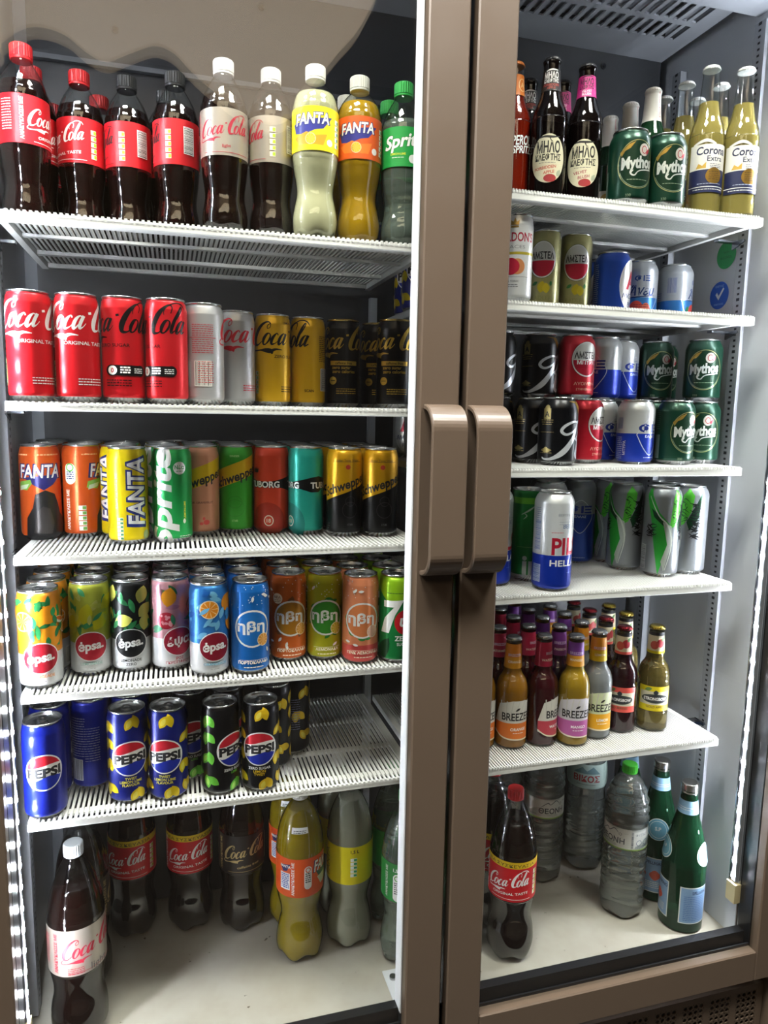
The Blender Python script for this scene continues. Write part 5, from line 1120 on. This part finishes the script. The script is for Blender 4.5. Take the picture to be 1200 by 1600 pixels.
# ------------------------------------------------------------------ stock: (design, x, y, shelf, turn, description, rows behind, row step, layer height)
ST = [
 # top left: half litre soft drink bottles
 ('cola_pet', -.186, 1.150, 'L1', 72, 'red-capped dark cola bottle with red label', 0), ('cola_pet', -.121, 1.210, 'L1', -54, 'red-capped dark cola bottle with red label', 0),
 ('cola_pet', -.170, 1.216, 'L1', 60, 'red-capped dark cola bottle with red label', 0), ('cola_pet', -.177, 1.350, 'L1', 60, 'red-capped dark cola bottle with red label', 0), ('cola_pet', -.100, 1.293, 'L1', 90, 'red-capped dark cola bottle with red label', 0),
 ('zero_pet', -.055, 1.205, 'L1', -99, 'black-capped cola bottle with red label', 0), ('zero_pet', .014, 1.170, 'L1', -103, 'black-capped cola bottle with red label', 0), ('zero_pet', .000, 1.240, 'L1', 40, 'black-capped cola bottle with red label', 0),
 ('light_pet', .079, 1.108, 'L1', 0, 'white-capped cola bottle with silver label', 0), ('light_pet', .146, 1.115, 'L1', -80, 'white-capped cola bottle with silver label', 0),
 ('lemon_pet', .205, 1.085, 'L1', -8, 'cloudy lemon drink bottle with yellow label', 0), ('orange_pet', .273, 1.098, 'L1', -4, 'orange drink bottle with orange label', 0), ('orange_pet', .270, 1.168, 'L1', -40, 'orange drink bottle with orange label', 0),
 ('sprite_pet', .340, 1.096, 'L1', 2, 'green-capped clear drink bottle with green label', 0), ('sprite_pet', .338, 1.165, 'L1', 60, 'green-capped clear drink bottle with green label', 0),
 # second left
 ('red_cola', -.181, 1.084, 'L2', 24, 'red slim can with white script', 1), ('red_cola', -.122, 1.086, 'L2', 21, 'red slim can with white script', 0),
 ('red_zero', -.0635, 1.092, 'L2', -27, 'red slim can with black script', 0), ('red_zero', -.0055, 1.086, 'L2', -60, 'red slim can with black script', 0),
 ('silver_cola', .046, 1.112, 'L2', 176, 'silver slim can showing its barcode', 0), ('silver_cola', .0985, 1.175, 'L2', 42, 'silver slim can with red script', 0),
 ('yellow_cola', .157, 1.190, 'L2', 49, 'yellow slim can with black script', 0), ('yellow_cola', .216, 1.202, 'L2', -112, 'yellow slim can with black script', 0),
 ('black_cola', .277, 1.210, 'L2', 2, 'black slim can with gold script', 0), ('black_cola', .343, 1.232, 'L2', 7, 'black slim can with gold script', 0), ('black_cola', .366, 1.172, 'L2', 0, 'black slim can with gold script', 0),
 # third left
 ('orange_fanta', -.195, 1.200, 'L3', 0, 'orange slim can with dark printed shape', 3), ('orange_fanta', -.137, 1.213, 'L3', 88, 'orange slim can with green badge', 2),
 ('yellow_fanta', -.081, 1.200, 'L3', -50, 'yellow slim can with upright lettering', 2), ('yellow_fanta', -.066, 1.138, 'L3', 24, 'yellow slim can with upright lettering', 0),
 ('green_sprite', -.002, 1.142, 'L3', 0, 'green slim can with white upright lettering', 3), ('pink_tonic', .041, 1.200, 'L3', 0, 'pink slim can with yellow band', 3),
 ('green_tonic', .099, 1.210, 'L3', 0, 'green slim can with yellow band', 3), ('red_tuborg', .156, 1.200, 'L3', -25, 'brick-red slim can with black bow band', 3),
 ('teal_tuborg', .209, 1.178, 'L3', -74, 'teal slim can with black bow band', 3), ('yellow_black_tonic', .268, 1.149, 'L3', 8, 'slim can, yellow over black', 3), ('yellow_black_tonic', .3255, 1.137, 'L3', 4, 'slim can, yellow over black', 3),
 # fourth left
 ('orangeade', -.188, 1.094, 'L4', 0, 'orange-patterned slim can with red badge', 3), ('lemonade', -.125, 1.134, 'L4', 0, 'pale green slim can with red badge', 2),
 ('lemonade_zero', -.067, 1.136, 'L4', -3, 'black lemon-patterned slim can with black badge', 2), ('pink_lemonade', -.009, 1.130, 'L4', 24, 'pink fruit-patterned slim can with red badge', 2),
 ('blue_orangeade', .047, 1.091, 'L4', 17, 'blue orange-patterned slim can with red badge', 3), ('blue_ivi', .108, 1.086, 'L4', 7, 'blue slim can with white ring', 3),
 ('orange_ivi', .173, 1.128, 'L4', 9, 'dark orange slim can with white ring', 2), ('lime_ivi', .231, 1.121, 'L4', 5, 'lime-yellow slim can with white ring', 2),
 ('peach_ivi', .283, 1.091, 'L4', 8, 'peach-coloured slim can with white ring', 2), ('green_seven', .3415, 1.082, 'L4', 11, 'green slim can with large white numeral', 3),
 # lowest left
 ('blue_pepsi', -.188, 1.082, 'L5', -3, 'plain blue slim can with globe', 1), ('blue_pepsi', -.134, 1.155, 'L5', 165, 'plain blue slim can turned backwards', 1),
 ('blue_lemon_pepsi', -.075, 1.098, 'L5', 6, 'blue lemon-patterned slim can', 2), ('blue_lemon_pepsi', -.0165, 1.092, 'L5', -12, 'blue lemon-patterned slim can', 0),
 ('black_lime_pepsi', .020, 1.148, 'L5', 0, 'black lime-patterned slim can', 1), ('black_lime_pepsi', .061, 1.088, 'L5', 31, 'black lime-patterned slim can', 1),
 ('black_lemon_pepsi', .122, 1.083, 'L5', -3, 'black lemon-patterned slim can', 0), ('black_lemon_pepsi', .151, 1.150, 'L5', 150, 'black lemon-patterned slim can turned backwards', 0), ('black_lemon_pepsi', .190, 1.192, 'L5', 165, 'black lemon-patterned slim can turned backwards', 0),
 # left floor
 ('light_15', -.163, 1.139, 'LF', 36, 'large cola bottle with white cap', 0), ('zero_15', -.165, 1.245, 'LF', 120, 'large dark cola bottle hidden behind another', 0), ('cola_15', -.091, 1.370, 'LF', -20, 'large cola bottle, red label in shadow', 0),
 ('cola_15', .015, 1.352, 'LF', -4, 'large cola bottle with yellow-banded label', 0), ('zero_15', .112, 1.325, 'LF', 12, 'large cola bottle with black gold-lettered label', 0),
 ('orange_15', .208, 1.219, 'LF', 0, 'large orange drink bottle with price sticker', 1), ('lemon_15', .305, 1.231, 'LF', 157, 'large cloudy lemon drink bottle', 1),
 ('sprite_15', .392, 1.160, 'LF', 110, 'large clear bottle with green label', 0), ('sprite_15', .400, 1.262, 'LF', 20, 'large clear bottle with green label', 0),
 # top right
 ('aperol', .548, 1.155, 'R1', 22, 'orange-red spritz bottle with white lettering', 0), ('forbidden', .5955, 1.122, 'R1', 0, 'black cider bottle with black neck label', 0), ('forbidden', .600, 1.200, 'R1', 0, 'black cider bottle with black neck label', 0),
 ('blush', .661, 1.124, 'R1', 0, 'black cider bottle with pink neck label', 0), ('blush', .652, 1.188, 'R1', 0, 'black cider bottle with pink neck label', 0),
 ('green_mythos', .722, 1.084, 'R1', 26, 'short green can with round emblem', 0), ('green_mythos', .7885, 1.082, 'R1', 26, 'short green can with round emblem', 0),
 ('stella', .814, 1.291, 'R1', 0, 'beer bottle with white-wrapped neck', 0), ('stella', .814, 1.227, 'R1', 20, 'beer bottle with white-wrapped neck', 0), ('stella', .815, 1.164, 'R1', 10, 'beer bottle with white-wrapped neck', 0),
 ('corona', .879, 1.098, 'R1', 20, 'clear pale beer bottle, blue and white label', 0), ('corona', .937, 1.084, 'R1', 25, 'clear pale beer bottle, blue and white label', 0), ('corona', .879, 1.160, 'R1', 60, 'clear pale beer bottle, blue and white label', 0),
 ('corona', .939, 1.145, 'R1', -60, 'clear pale beer bottle, blue and white label', 0), ('corona', .881, 1.222, 'R1', 0, 'clear pale beer bottle, blue and white label', 0), ('corona', .941, 1.208, 'R1', 0, 'clear pale beer bottle, blue and white label', 0),
 # second right
 ('white_gin', .531, 1.093, 'R2', -6, 'slim white can with red lettering', 0), ('olive_radler', .6385, 1.200, 'R2', -5, 'olive slim can with red and white oval', 0), ('olive_radler', .704, 1.205, 'R2', 6, 'olive slim can with red and white oval', 0),
 ('blue_amstel', .772, 1.190, 'R2', 75, 'short bright blue can', 0), ('blue_amstel', .795, 1.262, 'R2', 10, 'short bright blue can', 0), ('aneu', .862, 1.236, 'R2', 10, 'short grey and blue can with script', 0), ('aneu', .945, 1.240, 'R2', 92, 'short grey and blue can showing its barcode', 0),
 ('blue_lemon_pepsi', .425, 1.262, 'R2', 10, 'blue and yellow slim can by partition', 0), ('blue_lemon_pepsi', .432, 1.330, 'R2', 0, 'blue and yellow slim can by partition', 0), ('fix_tall', .430, 1.190, 'R2', 90, 'tall blue and white can beside the partition', 0),
 # third right, two layers
 ('black_beer', .5625, 1.215, 'R3', 30, 'short black can with silver script', 1), ('black_beer', .622, 1.184, 'R3', -2, 'short black can with silver script', 0), ('black_beer', .6365, 1.119, 'R3', 8, 'short black can with silver script', 0),
 ('red_amstel', .721, 1.172, 'R3', 60, 'short red can with round badge', 1), ('fix_std', .778, 1.214, 'R3', 60, 'short silver and blue can', 1), ('fix_std', .8115, 1.148, 'R3', 52, 'short silver and blue can', 0),
 ('green_mythos', .884, 1.131, 'R3', 44, 'short green can with round emblem', 1), ('green_mythos', .962, 1.158, 'R3', 5, 'short green can with round emblem', 1),
 ('tall_amstel', .440, 1.262, 'R3', 35, 'tall pale can, red initial, by partition', 1), ('tall_amstel', .436, 1.180, 'R3', 100, 'tall pale can, red initial, by partition', 0),
 ('black_beer', .5625, 1.215, 'R3', 30, 'short black can with silver script', 0, 1), ('black_beer', .6495, 1.220, 'R3', -2, 'short black can with silver script', 0, 1), ('red_amstel', .7165, 1.205, 'R3', 35, 'short red can with round badge', 0, 1),
 ('fix_std', .7845, 1.222, 'R3', -35, 'short silver and blue can', 0, 1), ('fix_std', .852, 1.265, 'R3', 55, 'short silver and blue can', 0, 1), ('green_mythos', .919, 1.248, 'R3', 20, 'short green can with round emblem', 0, 1),
 ('green_mythos', .971, 1.302, 'R3', 30, 'short green can with round emblem', 0, 1), ('green_mythos', .9715, 1.176, 'R3', 5, 'short green can with round emblem', 0, 1),
 # fourth right
 ('white_pils', .533, 1.141, 'R4', 48, 'tall white and blue can with red lettering', 1), ('green_waisted', .610, 1.158, 'R4', 0, 'tall green waisted can', 0), ('white_pils', .619, 1.086, 'R4', 48, 'tall white and blue can with red lettering', 0),
 ('red_amstel', .640, 1.240, 'R4', 40, 'short red can behind green waisted can', 1), ('white_pils', .688, 1.250, 'R4', 120, 'tall white can between green and blue cans', 0), ('fix_tall', .814, 1.280, 'R4', 8, 'tall grey and blue can', 0), ('fix_tall', .745, 1.290, 'R4', 60, 'tall grey and blue can', 0),
 ('silver_shard', .8435, 1.205, 'R4', -35, 'tall silver can with green shards', 1), ('silver_shard', .8765, 1.140, 'R4', 0, 'tall silver can with green shards', 0), ('silver_shard', .944, 1.150, 'R4', -55, 'tall silver can with green shards', 1),
 # lowest right
 ('bz_orange', .520, 1.138, 'R5', 8, 'orange spritzer bottle with crown cap', 2), ('bz_orange', .577, 1.128, 'R5', 6, 'orange spritzer bottle with crown cap', 0), ('bz_red', .577, 1.190, 'R5', 10, 'dark red spritzer bottle with crown cap', 3),
 ('bz_red', .6355, 1.124, 'R5', 58, 'dark red spritzer bottle with crown cap', 3), ('bz_mango', .691, 1.111, 'R5', 0, 'amber spritzer bottle with purple neck label', 4), ('bz_lemon', .748, 1.126, 'R5', 8, 'cloudy pale spritzer bottle, yellow neck label', 3),
 ('sb_red', .810, 1.138, 'R5', -3, 'dark cider bottle with red label', 3), ('sb_gold', .874, 1.128, 'R5', 12, 'pale gold cider bottle with yellow label', 0), ('sb_gold', .871, 1.222, 'R5', 0, 'pale gold cider bottle with yellow label', 1),
 # right floor
 ('cola_15', .588, 1.118, 'RF', -8, 'large cola bottle with yellow-banded label', 1), ('theoni', .757, 1.310, 'RF', 26, 'large clear water bottle with white label', 0), ('vikos', .870, 1.325, 'RF', 0, 'large clear water bottle with red lettering', 0), ('theoni', .665, 1.330, 'RF', 20, 'large clear water bottle with white label', 0),
 ('theoni', .863, 1.166, 'RF', -40, 'large clear water bottle with green cap', 0), ('pelle', .963, 1.196, 'RF', 2, 'tall green glass water bottle with blue label', 0), ('pelle', .957, 1.104, 'RF', -70, 'tall green glass water bottle with blue label', 0), ('pelle', .955, 1.292, 'RF', 20, 'tall green glass water bottle with blue label', 0),
]
ORD = ['first', 'second', 'third', 'fourth', 'fifth', 'sixth', 'seventh', 'eighth', 'ninth', 'tenth', 'eleventh', 'twelfth', 'thirteenth', 'fourteenth', 'fifteenth', 'sixteenth', 'seventeenth', 'eighteenth', 'nineteenth', 'twentieth']
items = []
rn = random.Random(5)
for s in ST:
    d, x, y, sh, turn, desc, nb = s[:7]; lay = s[7] if len(s) > 7 else 0
    r = PROTO[d]['r']; h = .1153*lay
    for k in range(nb+1):
        dd = d
        if d == 'bz_mango' and k in (1, 3): dd = 'bz_purple'
        if d == 'bz_lemon' and k >= 2: dd = 'bz_mango'
        step = (2*r+.0035) if r < .04 else 2*r+.006
        ds = desc if dd == d else {'bz_purple': 'dark purple spritzer bottle with crown cap', 'bz_mango': 'amber spritzer bottle with purple neck label'}[dd]
        items.append(dict(d=dd, x=x + (rn.uniform(-.002, .002) if k else 0), y=y+k*step, sh=sh, lay=lay, turn=turn + (rn.uniform(-60, 60) if k else 0), desc=ds, row=k, r=r, h=h))
# nudge neighbours apart so that nothing interpenetrates
for it in range(200):
    for i, a in enumerate(items):
        for b in items[i+1:]:
            if a['sh'] != b['sh'] or a['lay'] != b['lay']: continue
            dx, dy = b['x']-a['x'], b['y']-a['y']; dd = math.hypot(dx, dy); need = a['r']+b['r']+.0006
            if dd < need:
                m = (need-dd)/2/max(dd, 1e-6); wa = .4 if a['y'] < b['y'] else 1.6; wb = 2-wa
                a['x'] -= dx*m*wa; a['y'] -= dy*m*wa; b['x'] += dx*m*wb; b['y'] += dy*m*wb
    for a in items:
        lo = -.229 if a['sh'][0] == 'L' else .392; hi = 1.004 if a['sh'][0] == 'R' else (.384 if a['sh'] != 'LF' else .50)
        if a['sh'] in ('LF', 'RF'): lo = -.25 if a['sh'] == 'LF' else .47; hi = 1.02 if a['sh'] == 'RF' else .46
        a['x'] = min(max(a['x'], lo+a['r']*.98), hi-a['r']*.98) if a['sh'] not in ('LF',) else a['x']
        a['y'] = min(a['y'], 1.404-a['r'])
for i, a in enumerate(items):
    for b in items[i+1:]:
        if a['sh'] == b['sh'] and a['lay'] == b['lay'] and math.hypot(a['x']-b['x'], a['y']-b['y']) < a['r']+b['r']-.0004: print('OVL', a['d'], b['d'], a['sh'], round(a['x'],3), round(a['y'],3), round(b['x'],3), round(b['y'],3))
FIRST = {}
def place(it, label, group):
    p = PROTO[it['d']]
    loc = (it['x'], it['y'], Zr(SH[it['sh']]+it['h'])+.0002); rz = -math.atan2(it['x'], it['y'])+R_(it['turn'])
    if it['d'] not in FIRST:
        root = empty(p['root'], loc); FIRST[it['d']] = (root, [])
        for nm, me, subs in p['parts']:
            o = bpy.data.objects.new(nm, me); COL.objects.link(o); o.parent = root; sl = []
            for sn, sm in subs:
                q = bpy.data.objects.new(sn, sm); COL.objects.link(q); q.parent = o; sl.append(q)
            FIRST[it['d']][1].append((o, sl))
    else:
        r0, parts = FIRST[it['d']]; root = r0.copy(); COL.objects.link(root)
        for o, sl in parts:
            c = o.copy(); COL.objects.link(c); c.parent = root
            for q in sl: e = q.copy(); COL.objects.link(e); e.parent = c
    root.location = loc; root.rotation_euler = (0, 0, rz)
    tag(root, label, p['cat'], group)
    return root
keys = sorted(set((a['sh'], a['lay']) for a in items))
for kk in keys:
    L_ = [a for a in items if (a['sh'], a['lay']) == kk]
    # columns: front items by x
    fr = sorted([a for a in L_ if a['row'] == 0], key=lambda a: a['x'])
    for i, a in enumerate(fr): a['col'] = i
    for a in L_:
        if a['row']:
            f = min(fr, key=lambda b: abs(b['x']-a['x'])+ (0 if b['y'] < a['y'] else 9)); a['col'] = f['col']
            a['row'] = 1 + sum(1 for b in L_ if b is not a and b['row'] and b.get('col') == a['col'] and b['y'] < a['y'])
    seen = set()
    for a in L_:
        side = SHN[kk[0]]
        if kk == ('R3', 1): side = 'upper layer, third right'
        if kk == ('R3', 0): side = 'lower layer, third right'
        if a['row'] == 0:
            same = [b for b in fr if b['desc'] == a['desc']]; N = len(same); back = any(b['row'] and b['desc'] == a['desc'] for b in L_)
            if N == 1: pos = ('frontmost, ' if back else '')+side if (back or side[:5] in ('upper', 'lower')) else 'on the '+side
            else:
                k = same.index(a); w_ = ['', '', 'two', 'three', 'four', 'five', 'six', 'seven'][N]
                pos = ('leftmost' if k == 0 else 'rightmost' if k == N-1 else ORD[k]+' from left')+' of %s, %s' % (w_, side)
        else:
            pos = '%s back in %s column, %s' % (ORD[a['row']], ORD[a['col']], side)
        lab = a['desc']+', '+pos if not pos.startswith('on') else a['desc']+' '+pos
        while lab in seen: lab += ' rear'
        seen.add(lab)
        place(a, lab, a['desc'].split(',')[0]+' design, '+SHN[kk[0]])
for m in bpy.data.meshes:
    if m.users == 0: bpy.data.meshes.remove(m)
